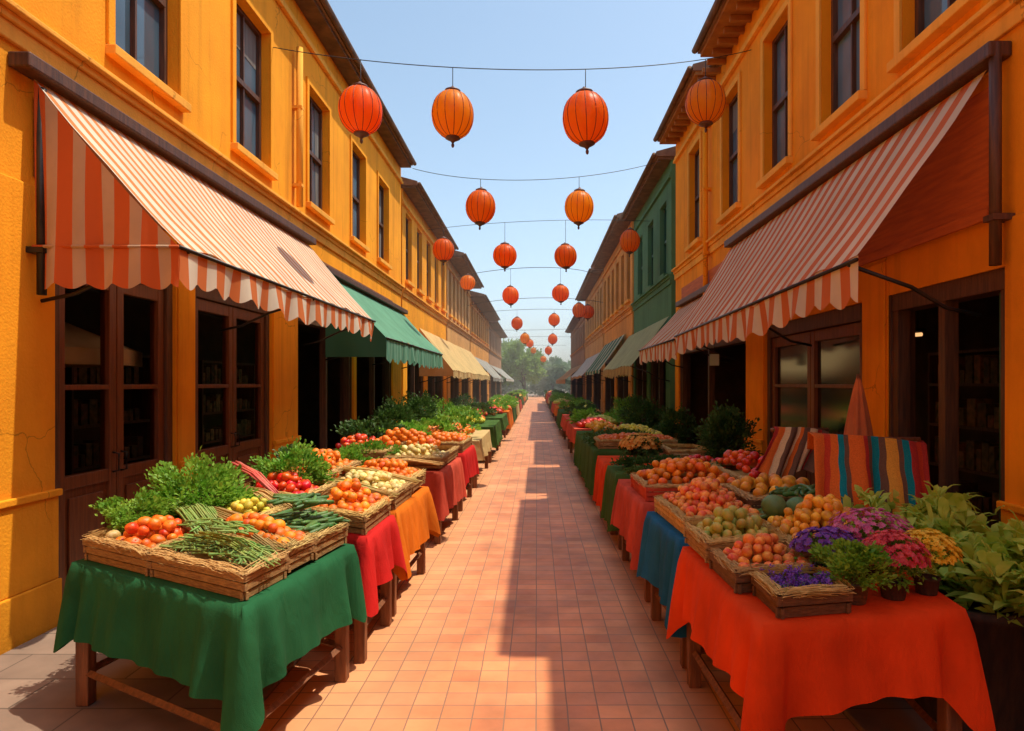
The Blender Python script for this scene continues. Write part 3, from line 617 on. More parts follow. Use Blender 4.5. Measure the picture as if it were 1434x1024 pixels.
# row: depth, [(px, py, kind, label)], wire (left px,py,depth) (right px,py,depth)
rows = [
 (7.4, [(505, 155, 'r', 'large lantern against the left orange wall, front row'), (634, 161, 'o', 'large bright orange ribbed lantern hanging left of centre, front row'),
        (820, 166, 'r', 'large red orange lantern right of centre, front row'), (988, 144, 'o', 'large lantern against the right orange eave, front row')], (380, 66, 8.35), (1052, 70, 9.0)),
 (10.9, [(673, 290, 'r', 'red orange lantern hanging left of centre, second row'), (811, 290, 'o', 'light orange lantern hanging right of centre, second row')], (578, 236, 12), (925, 226, 13.5)),
 (14.6, [(621, 350, 'r', 'lantern against the left eave, third row'), (707, 358, 'r', 'lantern left of centre, third row'), (792, 359, 'r', 'lantern right of centre, third row'), (882, 338, 'r', 'lantern in front of the green building, third row')], (600, 322, 16.4), (910, 310, 17)),
 (19.5, [(655, 396, 'o', 'light orange lantern by the left windows, fourth row'), (715, 414, 'r', 'lantern left of centre, fourth row'), (785, 411, 'r', 'lantern right of centre, fourth row')], (640, 388, 24), (835, 385, 24)),
 (23.5, [(811, 435, 'r', 'left lantern of the overlapping pair before the right eaves'), (823, 437, 'r', 'right lantern of the overlapping pair before the right eaves')], (655, 428, 27), (845, 424, 28)),
 (28, [(724, 453, 'r', 'small lantern left of centre, sixth row'), (776, 448, 'r', 'small lantern right of centre, sixth row')], (672, 438, 35), (818, 436, 35)),
 (35, [(735, 474, 'o', 'small orange lantern left of centre, seventh row'), (774, 475, 'r', 'small lantern right of centre, seventh row')], (680, 462, 42), (812, 460, 42)),
 (44, [(742, 481, 'r', 'tiny lantern over the trees, eighth row left'), (768, 491, 'r', 'tiny lantern over the trees, eighth row right')], (695, 473, 52), (800, 472, 52)),
 (56, [(747, 491, 'o', 'tiny far lantern over the trees, ninth row left'), (761, 503, 'o', 'tiny far lantern over the trees, ninth row right')], (700, 484, 60), (793, 484, 60)),
]
for ri, (Y, ls, wl, wr) in enumerate(rows):
    A, B = P(*wl), P(*wr)
    A.x = max(A.x, LX+.0); B.x = min(B.x, RX)
    # the wire passes above its lanterns: sag found from the nominal centre height
    top = max(P(l[0], l[1], Y).z for l in ls)+.275*1.24+.12
    mid = Vector((0, Y, top)); pts = []
    if ri == 0: mid.z = P(720, 98, 7.4).z
    for i in range(41):
        u = i/40; p = A*(1-u)**2+B*u*u+(mid*2-(A+B)*.5)*2*u*(1-u)
        pts.append(p)
    w = MB().tube(pts, .0055 if ri < 3 else .009, 5).build('wire', M['wire'], None, True)
    tag(w, ['lowest hanging wire, across the street over the front lanterns', 'thin wire holding the second row of lanterns', 'thin wire holding the third row of lanterns', 'thin wire holding the fourth row of lanterns', 'thin wire holding the overlapping pair of lanterns', 'thin wire over the sixth row of lanterns', 'thin wire over the seventh row of lanterns', 'faint wire over the eighth row of lanterns', 'faint wire over the ninth row of lanterns'][ri].replace('lowest hanging', 'nearest black'), 'wire', 'wires strung across the street')
    for (px, py, k, lab) in ls:
        # place on the wire's depth at that position
        x = (px-VX)*Y/F
        best = min(pts, key=lambda p: abs((p.x/p.y)-(px-VX)/F)); yy = best.y; c = P(px, py, yy)
        t = thing('lantern', c, lab, 'lantern', 'orange lanterns hanging over the street', rz=R.uniform(0, 6))
        t.rotation_euler.x = R.uniform(-.06, .06); t.rotation_euler.y = R.uniform(-.06, .06)
        sz = {505: 1.0, 634: .96, 820: 1.06, 988: .97}.get(px, 1.0)
        for (nm, me) in LM[k]:
            o = bpy.data.objects.new(nm, me); col.objects.link(o); o.parent = t
        t.scale = (sz*R.uniform(.95, 1.04), sz*R.uniform(.95, 1.04), sz*R.uniform(.93, 1.04))
        hk = MB().tube([c+Vector((0, 0, .275*1.2*sz)), c+Vector((0, 0, .34*sz+.02)), Vector((c.x, best.y, max(best.z, c.z+.36*sz)))], .005, 5)
        o = bpy.data.objects.new('hook', hk.mesh('hook', M['wire'], True)); col.objects.link(o); o.parent = t
        from mathutils import Matrix
        o.matrix_parent_inverse = (Matrix.Translation(c) @ t.rotation_euler.to_matrix().to_4x4() @ Matrix.Diagonal((*t.scale, 1))).inverted()

# ------------------------------------------------------------------ stalls
TZ = .785
def bil(q, u, v):
    a, b, c, d = [Vector((p[0], p[1], 0)) for p in q]   # a: wall-front, b: street-front, c: street-back, d: wall-back
    return a*(1-u)*(1-v)+b*u*(1-v)+c*u*v+d*(1-u)*v
def table(q, label, clabel, mcloth, drop=.32, corner=.10, seed=0, ccat='tablecloth', cornerdrop={}, n_per=80, folds=1.0, legs=True, group=None):
    cx = sum(p[0] for p in q)/4; cy = sum(p[1] for p in q)/4
    t = thing('table', (cx, cy, 0), label, 'table', group)
    ins = .05
    pts = [bil(q, *uv) for uv in ((ins, ins), (1-ins, ins), (1-ins, 1-ins), (ins, 1-ins))]
    mb = MB(); n = 0
    vs = [(p.x, p.y, z) for z in (TZ-.045, TZ-.008) for p in [bil(q, *uv) for uv in ((.01, .01), (.99, .01), (.99, .99), (.01, .99))]]
    mb.v += vs; mb.f += [(3, 2, 1, 0), (4, 5, 6, 7), (0, 1, 5, 4), (1, 2, 6, 5), (2, 3, 7, 6), (3, 0, 4, 7)]
    mb.build('tabletop', M['wood_table'], t)
    z0 = .0
    for p in pts:
        base = .032 if (p.x < -1.5 or p.x > 1.62) else .001
        MB().box((p.x-.035, p.y-.035, base), (p.x+.035, p.y+.035, TZ-.046)).build('leg', M['wood_table'], t, bevel=.006)
    for (a, b) in ((0, 1), (1, 2), (2, 3), (3, 0)):
        A, B = pts[a], pts[b]; d = (B-A).normalized()
        for z in (.20, TZ-.10):
            MB().tube([A+d*.036+Vector((0, 0, z)), B-d*.036+Vector((0, 0, z))], .022, 4).build('stretcher', M['wood_table'], t)
    # the cloth: top plus a skirt that flares and folds
    rr = random.Random(seed+1); ph = [rr.uniform(0, 6) for _ in range(8)]
    per = []; cs = [bil(q, *uv) for uv in ((0, 0), (1, 0), (1, 1), (0, 1))]
    for k in range(4):
        A, B = cs[k], cs[(k+1) % 4]; L = (B-A).length; e = (B-A).normalized(); out = Vector((e.y, -e.x, 0))
        eprev = (A-cs[k-1]).normalized(); oprev = Vector((eprev.y, -eprev.x, 0))
        m = max(10, int(L*n_per))
        for i in range(m):
            s = L*i/m
            dc = min(s, L-s)
            kk = k if s < L/2 else (k+1) % 4
            cn = math.exp(-(dc/.07)**2)
            # blend outward direction near a corner
            nb = oprev if s < L/2 else Vector(((cs[(k+2) % 4]-B).normalized().y, -(cs[(k+2) % 4]-B).normalized().x, 0))
            wgt = .5*math.exp(-(dc/.022)**1.2)
            o = (out*(1-wgt)+nb*wgt).normalized()
            dr = drop+corner*cn+cornerdrop.get(kk, 0)*math.exp(-(dc/.13)**2)+.03*math.sin(s*2.3+ph[k])+.022*mnoise.noise(Vector((s*3, k*7, seed)))
            per.append((A+e*s, o, dr, cn, k, s, dc))
    mb = MB(); nr = 12; P0 = len(per)
    for j in range(nr+1):
        v = j/nr
        for (p, o, dr, cn, k, s, dc) in per:
            amp = folds*(.012*math.sin(s*17+ph[k])+.007*math.sin(s*37+ph[k+2])+.010*math.sin(s*7.3+ph[k+4])+.012*max(0, mnoise.noise(Vector((s*9, seed*3, k))))+.02*mnoise.noise(Vector((s*5, seed, k*3+v*.7))))
            flare = .010*min(1, v*6)+.038*v+.05*cn*v*(1-.3*v)
            crease = -.055*math.exp(-((dc-.12)/.04)**2)*v+.018*math.exp(-((dc-.22)/.05)**2)*v
            off = o*(flare+amp*v**.8+crease)
            rnd_ = .006*(1 if j == 0 else 0)
            z = TZ+.004-(0 if j == 0 else .006)-dr*max(0, v-.0)*1.0
            mb.v.append((p.x+off.x-o.x*rnd_, p.y+off.y-o.y*rnd_, z+(0 if j else .006)))
    for j in range(nr):
        for i in range(P0):
            a = j*P0+i; b = j*P0+(i+1) % P0; mb.f.append((a, a+P0, b+P0, b))
    mb.f.append(tuple(range(P0)))
    o = mb.build(('tablecloth'), mcloth, None, True); tag(o, clabel, ccat)
    return t

# fruit meshes -------------------------------------------------------
def ico(sub=3):
    import bmesh
    bm = bmesh.new(); bmesh.ops.create_icosphere(bm, subdivisions=sub, radius=1); vs = [v.co.copy() for v in bm.verts]; fs = [tuple(v.index for v in f.verts) for f in bm.faces]; bm.free(); return vs, fs
IV, IF = ico(3); LV, LF = ico(1)
def fmesh(name, m, sx=1, sz=1, dimple=.12, tip=0, ribs=0, seed=0):
    mb = MB()
    for v in IV:
        n = .05*mnoise.noise(v*1.3+Vector((seed, 0, 0))); r = 1+n
        a = math.atan2(v.y, v.x)
        if ribs: r *= 1-.07*abs(math.cos(a*ribs/2))**3*(1-v.z*v.z)
        r -= dimple*math.exp(-((1-v.z)/.05)); r += tip*math.exp(-((1-abs(v.z))/.04))
        mb.v.append((v.x*r*sx, v.y*r*sx, v.z*r*sz))
    mb.f = list(IF)
    mb.lathe([(.10, .86*sz), (.07, .92*sz), (.05, .99*sz)], (0, 0, 0), 6)
    return mb.mesh(name, m, True)
def longmesh(name, m, bend, r=.16, seg=7):
    mb = MB(); pts = [((i/8-.5)*2, bend*math.sin(PI*i/8), 0) for i in range(9)]
    mb.tube(pts, lambda t: r*(.35+.65*math.sin(PI*min(1, max(0, .08+.84*t)))**.5), seg); return mb.mesh(name, m, True)
FM = {
 'orange': [fmesh('orange', M['orange'], 1, .94, .08, seed=s) for s in range(3)],
 'tomato': [fmesh('tomato', M['tomato'], 1, .82, .15, ribs=6, seed=s) for s in range(3)],
 'orange_tomato': [fmesh('orange_tomato', fruit('orange_tomato_skin', (.86, .20, .02), (.80, .10, .012), .28), 1, .85, .14, ribs=5, seed=s) for s in range(3)],
 'lemon': [fmesh('lemon', M['lemon'], .86, 1.0, 0, .12, seed=s) for s in range(3)],
 'pear': [fmesh('pear', M['greenfruit'], .95, 1.1, .05, seed=s) for s in range(3)],
 'mango': [fmesh('mango', M['mango'], .9, 1.12, .05, seed=s) for s in range(3)],
 'peach': [fmesh('peach', M['peach'], 1, .95, .12, seed=s) for s in range(3)],
 'squash': [fmesh('squash', M['palefruit'], 1, .85, .1, ribs=8, seed=s) for s in range(3)],
 'plum': [fmesh('plum', M['plum'], .9, 1.05, .1, seed=s) for s in range(2)],
 'cucumber': [longmesh('cucumber', M['cuke'], .12), longmesh('cucumber', M['cuke'], -.2)],
 'green_bean': [longmesh('green_bean', M['bean'], .18, .075), longmesh('green_bean', M['bean'], .38, .07)],
 'melon': [fmesh('melon', M['melon'], 1, .95, .05, ribs=10, seed=s) for s in range(2)],
}
FR = {'orange': .031, 'tomato': .031, 'orange_tomato': .031, 'lemon': .029, 'pear': .040, 'mango': .036, 'peach': .032, 'squash': .030, 'plum': .024, 'cucumber': .085, 'green_bean': .075, 'melon': .075}
counts = {}
def rot_rand(o): o.rotation_euler = (R.uniform(-.9, .9), R.uniform(-.9, .9), R.uniform(0, 6.28))
def pile(kind, q, uv, z0, hump, label, group, layers=2, space=1.0, rs=1.0, cat=None):
    u0, u1, v0, v1 = uv; r = FR[kind]*rs
    A, B, D = bil(q, u0, v0), bil(q, u1, v0), bil(q, u0, v1); W = (B-A).length; Dp = (D-A).length
    long_ = kind in ('cucumber', 'green_bean')
    sp = (r*1.86 if not long_ else {'cucumber': .05, 'green_bean': .034}[kind])*space
    for ly in range(layers):
        nx, ny = max(1, int(W/sp)), max(1, int(Dp/sp))
        for j in range(ny):
            for i in range(nx):
                a = (i+.5+(.5 if j % 2 else 0)*.9+.25*ly)/nx; b = (j+.5+.4*ly)/ny
                if a > 1.02 or b > 1.0: continue
                hm = math.sin(PI*min(1, max(0, a)))**.7*math.sin(PI*min(1, max(0, b)))**.7
                if ly and hm < .30+.28*ly: continue
                p = bil(q, u0+(u1-u0)*min(.99, a), v0+(v1-v0)*min(.99, b))
                me = R.choice(FM[kind]); o = bpy.data.objects.new(kind, me); col.objects.link(o)
                s = r*R.uniform(.78, 1.17); o.scale = (s, s*R.uniform(.92, 1.08), s*R.uniform(.93, 1.05))
                zz = z0+r*.8+hump*hm*(1+.25*mnoise.noise(p*6))+ly*r*1.25+R.uniform(-.006, .008)
                o.location = (p.x+R.uniform(-.2, .2)*sp, p.y+R.uniform(-.2, .2)*sp, zz)
                rot_rand(o)
                if long_: o.rotation_euler = (R.uniform(-.25, .25), R.uniform(-.18, .18), R.uniform(-.7, .7)+(.9 if kind == 'cucumber' else -.6))
                tag(o, label, cat or kind.replace('_', ' '), group); counts[kind] = counts.get(kind, 0)+1

def crate(q, uv, z0, h, label, m=None, straw=True, seed=0, group=None, name='crate', bed=None):
    m = m or M['wicker']; u0, u1, v0, v1 = uv
    c = [bil(q, *a) for a in ((u0, v0), (u1, v0), (u1, v1), (u0, v1))]
    ctr = sum(c, Vector())/4; t = thing(name, (ctr.x, ctr.y, z0), label, name, group)
    for k in range(4):
        A, B = c[k], c[(k+1) % 4]; e = (B-A).normalized(); out = Vector((e.y, -e.x, 0)); mb = MB()
        ns = max(2, int(h/.035))
        for s in range(ns):
            za, zb = z0+.003+h*s/ns, z0+h*(s+.88)/ns
            off = out*(.02*s/ns); n0 = len(mb.v); wv = .002*math.sin(s*3)
            for (p, oo) in ((A-e*.012, 0), (B+e*.012, 0), (B+e*.012, -.014), (A-e*.012, -.014)):
                w = p+off+out*(oo+wv)
                mb.v += [(w.x, w.y, za), (w.x, w.y, zb)]
            for i in range(4):
                a, b = n0+2*i, n0+2*((i+1) % 4); mb.f.append((a, b, b+1, a+1))
            mb.f.append((n0+1, n0+3, n0+5, n0+7)); mb.f.append((n0, n0+6, n0+4, n0+2))
        L = (B-A).length
        for s in (.06, .5, .94):
            p = A+e*L*s; w = p-out*.024; mb.tube([(w.x, w.y, z0+.004), (w.x+out.x*.02, w.y+out.y*.02, z0+h+.004)], .008, 4)
        mb.build('side_panel', m, t)
    mb = MB(); hb = bed if bed is not None else h*.55
    mb.quad(*[(p.x, p.y, z0+hb) for p in c]); mb.build('lining', M['straw'] if straw else M['wood_table'], t)
    if straw:
        rr = random.Random(seed); mb = MB()
        for k in range(4):
            A, B = c[k], c[(k+1) % 4]; e = (B-A).normalized(); out = Vector((e.y, -e.x, 0)); L = (B-A).length
            for i in range(int(L*300)):
                ln = rr.uniform(.08, .24); s = rr.uniform(-.02, max(0, L-ln)+.02); p = A+e*s+out*rr.uniform(-.028, .024); z = z0+h+rr.uniform(-.014, .012)
                p2 = p+e*ln+out*rr.gauss(0, .009); z2 = z+rr.gauss(0, .007)
                m_ = (p+p2)/2
                mb.tube([(p.x, p.y, z), (m_.x, m_.y, (z+z2)/2+rr.uniform(0, .014)), (p2.x, p2.y, z2)], rr.uniform(.001, .0022), 3, cap=False)
        mb.build('straw', M['straw'], t)
    return t

def bunch_leaves(mb, c, rad, n, size, rr, clumps=26, squash=1.0, up=.5):
    cl = []
    for _ in range(clumps):
        while True:
            d = Vector((rr.uniform(-1, 1), rr.uniform(-1, 1), rr.uniform(-.6, 1)))
            if .35 < d.length < 1: break
        cl.append((Vector((d.x*rad[0], d.y*rad[1], d.z*rad[2])), rr.uniform(.16, .34)))
    for _ in range(n):
        b, s = rr.choice(cl); d = Vector((rr.gauss(0, 1), rr.gauss(0, 1), rr.gauss(0, 1)))
        p = b+Vector((d.x*rad[0], d.y*rad[1], d.z*rad[2]))*s*.5
        dirn = (Vector((p.x/rad[0], p.y/rad[1], p.z/rad[2])).normalized()+Vector((rr.uniform(-.8, .8), rr.uniform(-.8, .8), up+rr.uniform(-.5, .5)))).normalized()
        upv = Vector((rr.uniform(-1, 1), rr.uniform(-1, 1), 1)).normalized(); L = size*rr.uniform(.6, 1.4)
        mb.leaf(Vector(c)+p, dirn, upv, L, L*.62*squash)
def leafy(name, c, rad, n, size, m, label, cat, group=None, seed=1, base=None, clumps=30, squash=1.0, stem=True):
    rr = random.Random(seed); base = base if base is not None else c[2]-rad[2]
    t = thing(name, (c[0], c[1], base), label, cat, group)
    mb = MB(); bunch_leaves(mb, c, rad, n, size, rr, clumps, squash); mb.build('foliage', m, t)
    if stem:
        s = MB()
        for _ in range(14):
            a = rr.uniform(0, 6.28); f = rr.uniform(.2, .75)
            s.tube([(c[0]+rr.uniform(-.02, .02), c[1]+rr.uniform(-.02, .02), base), (c[0]+math.cos(a)*rad[0]*f*.5, c[1]+math.sin(a)*rad[1]*f*.5, (base+c[2])/2), (c[0]+math.cos(a)*rad[0]*f, c[1]+math.sin(a)*rad[1]*f, c[2]+rad[2]*.3)], .004+rad[0]*.01, 4, r2=.002)
        s.build('stem', m, t)
    return t
def stalks(p0, p1, w, n, m, label, name='stalk_bundle', cat='stalks', seed=0, r=.006, fan=1.6, arch=.03, thick=.03):
    rr = random.Random(seed); p0, p1 = Vector(p0), Vector(p1); d = p1-p0; sd = Vector((d.y, -d.x, 0)).normalized()
    mb = MB()
    for i in range(n):
        a = rr.uniform(-1, 1); h = rr.uniform(0, 1)*thick*(1-abs(a)*.6); off = sd*a*w*.5; t0, t1 = rr.uniform(-.05, .08), rr.uniform(.86, 1.08)
        A = p0+d*t0+off+Vector((0, 0, h)); B = p0+d*t1+off*fan+Vector((0, 0, h*.6+rr.uniform(-.008, .008))); C = (A+B)/2+Vector((rr.uniform(-.008, .008), rr.uniform(-.008, .008), arch+rr.uniform(-.006, .006)))
        mb.tube([A, C, B], r*rr.uniform(.7, 1.2), 5, r2=r*.45)
    o = mb.build(name, m, None, True); return tag(o, label, cat)
def potted(c, potr, poth, rad, m_leaf, label, m_fl=None, nfl=160, flz=.3, seed=1, pot='terracotta', n=900, size=.02, fls=.016, group=None, lean=(0, 0), wick=False, name='potted_flower', cat='flowers', squash=1.0, nleafclumps=26):
    rr = random.Random(seed); x, y, z = c; t = thing(name, c, label, cat, group)
    pr = [(potr*.78, 0), (potr*.80, .006), (potr*.98, poth*.9), (potr*1.06, poth*.9), (potr*1.06, poth), (potr*.9, poth), (potr*.88, poth*.88)]
    MB().lathe(pr, c, 24).build('pot', M[pot], t, True)
    cc = (x+lean[0], y+lean[1], z+poth+rad[2]*.75)
    mb = MB(); bunch_leaves(mb, cc, rad, n, size, rr, nleafclumps, squash); mb.build('foliage', m_leaf, t)
    if m_fl:
        mb = MB()
        for _ in range(nfl):
            a = rr.uniform(0, 6.28); e = rr.uniform(-.15, 1); ce = math.sqrt(max(0, 1-e*e)); k = rr.uniform(.85, 1.12)
            p = Vector((cc[0]+rad[0]*ce*math.cos(a)*k, cc[1]+rad[1]*ce*math.sin(a)*k, cc[2]+rad[2]*e*k+flz*.1))
            nrm = Vector((ce*math.cos(a), ce*math.sin(a), e+.5)).normalized(); sd = nrm.cross(Vector((0, 0, 1)));
            if sd.length < .01: sd = Vector((1, 0, 0))
            sd.normalize(); w = nrm.cross(sd); a0 = rr.uniform(0, 6)
            for k5 in range(6):
                aa = a0+k5*PI/3; dd = (sd*math.cos(aa)+w*math.sin(aa)+nrm*.35).normalized()
                mb.leaf(p, dd, nrm, fls*rr.uniform(.8, 1.2), fls*.6)
        mb.build('blossom', m_fl, t)
    return t

# ---- left tables ---------------------------------------------------
L1 = [(-2.49, 3.43), (-1.25, 2.73), (-1.08, 3.81), (-2.32, 4.5)]
L2 = [(-2.30, 4.62), (-1.05, 3.98), (-1.03, 4.66), (-2.28, 5.3)]
L3 = [(-2.30, 5.38), (-1.04, 4.76), (-1.0, 5.95), (-2.3, 6.5)]
L4 = [(-2.32, 7.0), (-1.02, 6.95), (-.98, 8.3), (-2.3, 8.3)]
L5 = [(-2.3, 8.75), (-.99, 8.75), (-.97, 9.95), (-2.3, 9.95)]
table(L1, 'wooden trestle table under the green cloth, nearest on the left', 'dark green cloth over the nearest left table, hanging in a point at its corner', M['cloth_green'], .345, .07, 1, cornerdrop={1: .11, 0: .05}, folds=1.1)
table(L2, 'narrow wooden table under the bright red cloth, second on the left', 'bright red cloth hanging from the second left table', M['cloth_red'], .34, .12, 2, folds=1.4)
table(L3, 'wooden table under the orange cloth, third on the left', 'orange cloth hanging from the third left table', M['cloth_orange'], .36, .09, 3, folds=1.3)
table(L4, 'wooden table under the coral red cloth, fourth on the left', 'coral red cloth with a dark front on the fourth left table', M['cloth_coral'], .46, .03, 4)
table(L5, 'wooden table under a small red cloth, fifth on the left', 'red cloth on the fifth left table', M['cloth_red'], .38, .03, 5)
z = TZ+.012
crate(L1, (.04, .455, .06, .46), z, .12, 'wicker crate of tomatoes and lettuce at the front left of the green cloth', seed=1)
crate(L1, (.47, .965, .06, .36), z, .12, 'wicker crate of green beans at the front corner of the green cloth', seed=2)
crate(L1, (.47, .965, .375, .60), z+.02, .12, 'straw lined crate of oranges in the middle of the green cloth', seed=3)
crate(L1, (.30, .60, .62, .95), z+.03, .14, 'straw lined crate of yellow lemons behind the oranges on the green cloth', seed=4)
crate(L1, (.615, .965, .62, .96), z+.01, .12, 'crate of dark cucumbers at the back edge of the green cloth', seed=5)
pile('orange_tomato', L1, (.20, .44, .08, .40), z+.075, .06, 'orange red tomato in the front left crate on the green cloth', 'tomatoes on the green cloth table', rs=1.12)
pile('squash', L1, (.10, .20, .10, .25), z+.08, .03, 'pale squash beside the lettuce in the front left crate', 'squashes on the green cloth table', 1, rs=1.3)
pile('green_bean', L1, (.50, .93, .10, .33), z+.075, .03, 'green bean in the front corner crate on the green cloth', 'green beans on the green cloth table', 2)
pile('orange', L1, (.49, .95, .39, .585), z+.115, .04, 'small orange in the middle crate on the green cloth', 'oranges on the green cloth table', 2)
pile('lemon', L1, (.32, .585, .65, .93), z+.12, .04, 'yellow lemon in the crate on the green cloth', 'lemons on the green cloth table', 2)
pile('cucumber', L1, (.635, .945, .65, .93), z+.08, .03, 'dark cucumber in the back crate on the green cloth', 'cucumbers on the green cloth table', 2)
def b3(q, u, v, zz): p = bil(q, u, v); return (p.x, p.y, zz)
leafy('lettuce', b3(L1, .07, .34, z+.20), (.19, .17, .10), 2300, .026, M['parsley'], 'curly lettuce at the left end of the green table', 'lettuce', seed=3, clumps=34)
leafy('parsley_bunch', (-2.13, 4.05, 1.04), (.29, .26, .21), 6500, .034, M['parsley'], 'large bushy parsley bunch behind the leek stalks', 'parsley', seed=4, clumps=60)
leafy('parsley_bunch', (-1.86, 4.88, 1.06), (.25, .22, .19), 5000, .030, M['parsley'], 'smaller parsley bunch standing behind the tomatoes', 'parsley', seed=5, clumps=50)
stalks(b3(L1, .10, .66, z+.20), b3(L1, .58, .36, z+.15), .20, 80, M['stalk'], 'pale green leek stalks laid across the crates on the green table', seed=6, r=.007, fan=.9, thick=.05)
stalks(b3(L1, .56, .30, z+.155), b3(L1, .99, .20, z+.12), .08, 40, M['stalk'], 'thin green stalks lying over the front beans', seed=7, r=.005, fan=1.3)
stalks(b3(L1, .36, .62, z+.19), b3(L1, .93, .40, z+.14), .09, 46, M['husk'], 'bundle of tan corn husks between the lemons and the oranges', 'husk_bundle', 'husks', 8, r=.006, fan=1.7)
stalks(b3(L1, .44, .40, z+.14), b3(L1, .24, .46, z+.13), .07, 30, M['husk'], 'short tan husks beside the tomatoes on the green cloth', 'husk_bundle', 'husks', 9, r=.005)
stalks(b3(L1, .28, 1.0, z+.24), b3(L1, .62, .93, z+.17), .10, 40, M['husk'], 'tan husks leaning behind the lemon crate', 'husk_bundle', 'husks', 10, r=.005, fan=1.4)
# table 2
z2 = TZ+.012
crate(L2, (.10, .60, .06, .94), z2+.05, .14, 'straw edged crate of red tomatoes on the red cloth', seed=11)
crate(L2, (.62, .97, .06, .94), z2, .12, 'straw edged crate of oranges on the red cloth', seed=12)
pile('tomato', L2, (.13, .58, .10, .90), z2+.11, .05, 'glossy red tomato in the crate on the red cloth', 'tomatoes on the red cloth table', 3, rs=1.15)
pile('orange', L2, (.64, .95, .10, .90), z2+.085, .06, 'orange in the crate on the red cloth', 'oranges on the red cloth table', 3, rs=1.1)
stalks(b3(L2, .02, .35, z2+.34), b3(L2, .42, .02, z2+.2), .07, 36, mat('rhubarb', (.62, .09, .08), (.7, .2, .12), 12, .5), 'pinkish red rhubarb stalks leaning on the tomato crate', 'rhubarb_bundle', 'rhubarb', 13, r=.008, fan=.5)
# table 3
crate(L3, (.06, .45, .05, .95), z2+.06, .14, 'deep straw crate of oranges at the wall end of the orange cloth', seed=21)
crate(L3, (.47, .97, .05, .50), z2, .12, 'straw crate of pale squashes at the front of the orange cloth', seed=22)
crate(L3, (.47, .97, .53, .96), z2+.03, .12, 'straw crate of clementines at the back of the orange cloth', seed=23)
pile('orange', L3, (.10, .44, .08, .92), z2+.14, .11, 'orange in the deep crate on the orange cloth', 'oranges on the orange cloth table', 2, rs=1.2, space=1.15)
pile('squash', L3, (.50, .95, .08, .48), z2+.085, .05, 'pale yellow squash on the orange cloth table', 'squashes on the orange cloth table', 2, rs=1.15)
pile('orange', L3, (.50, .95, .56, .93), z2+.11, .06, 'clementine in the back crate on the orange cloth', 'clementines on the orange cloth table', 2, rs=1.1, space=1.1)
pile('plum', L3, (.30, .50, -.02, .05), z2+.10, .03, 'dark plum between the red and orange cloth tables', 'plums by the orange cloth table', 2)
stalks(b3(L3, .40, .52, z2+.19), b3(L3, 1.0, .50, z2+.13), .10, 46, M['husk'], 'tan husks dividing the two front crates of the orange cloth table', 'husk_bundle', 'husks', 24, r=.007, fan=1.5)
stalks(b3(L3, .40, -.03, z2+.18), b3(L3, .98, .0, z2+.12), .07, 40, M['husk'], 'tan husks along the front edge of the orange cloth table', 'husk_bundle', 'husks', 25, r=.007, fan=1.5)
# table 4
crate(L4, (.05, .48, .08, .95), z2+.06, .14, 'crate of oranges and greens at the wall end of the coral cloth', seed=31)
crate(L4, (.50, .97, .05, .95), z2+.02, .12, 'crate of pale squashes on the coral cloth', seed=32)
pile('orange', L4, (.22, .80, .45, .93), z2+.16, .12, 'orange heaped at the back of the coral cloth table', 'oranges on the coral cloth table', 2, rs=1.35, space=1.25)
pile('squash', L4, (.55, .95, .08, .45), z2+.10, .05, 'pale squash at the front of the coral cloth table', 'squashes on the coral cloth table', 2, rs=1.3, space=1.15)
pile('tomato', L4, (.02, .2, .1, .9), z2+.20, .08, 'tomato at the wall end of the coral cloth table', 'tomatoes on the coral cloth table', 1, rs=1.4, space=1.3)
leafy('lettuce', b3(L4, .36, .2, z2+.20), (.30, .16, .09), 1500, .035, M['parsley'], 'low green lettuce heap at the front of the coral cloth table', 'lettuce', seed=33)
leafy('herb_bunch', b3(L4, .1, 1.0, z2+.30), (.40, .2, .16), 1500, .05, M['bush'], 'dark herbs along the back of the coral cloth table', 'herbs', seed=34)
stalks(b3(L4, .5, .0, z2+.10), b3(L4, .98, .0, z2+.08), .16, 50, M['straw'], 'straw hanging over the front of the coral cloth table', 'straw_bundle', 'straw', 35, r=.006, fan=1.2)
crate(L5, (.05, .97, .05, .95), z2, .13, 'wide crate of mixed vegetables on the fifth left table', seed=41)
leafy('herb_bunch', b3(L5, .28, .5, z2+.24), (.36, .4, .13), 1500, .05, M['parsley'], 'green herbs heaped on the fifth left table', 'herbs', seed=42)
pile('orange', L5, (.5, .95, .2, .9), z2+.10, .06, 'orange on the fifth left table', 'oranges on the fifth left table', 1, rs=1.5, space=1.3)

leafy('lettuce', b3(L3, .30, .98, z2+.20), (.30, .16, .10), 1500, .034, M['parsley'], 'curly lettuce between the orange and coral cloth tables on the left', 'lettuce', seed=36)
leafy('herb_bunch', b3(L3, .04, .6, z2+.24), (.16, .34, .13), 1700, .036, M['bush'], 'dark herbs at the wall end of the orange cloth table', 'herbs', seed=37)
leafy('lettuce', b3(L1, .62, .60, z+.15), (.10, .08, .045), 500, .026, M['parsley'], 'small lettuce between the lemons and cucumbers on the green table', 'lettuce', seed=38)
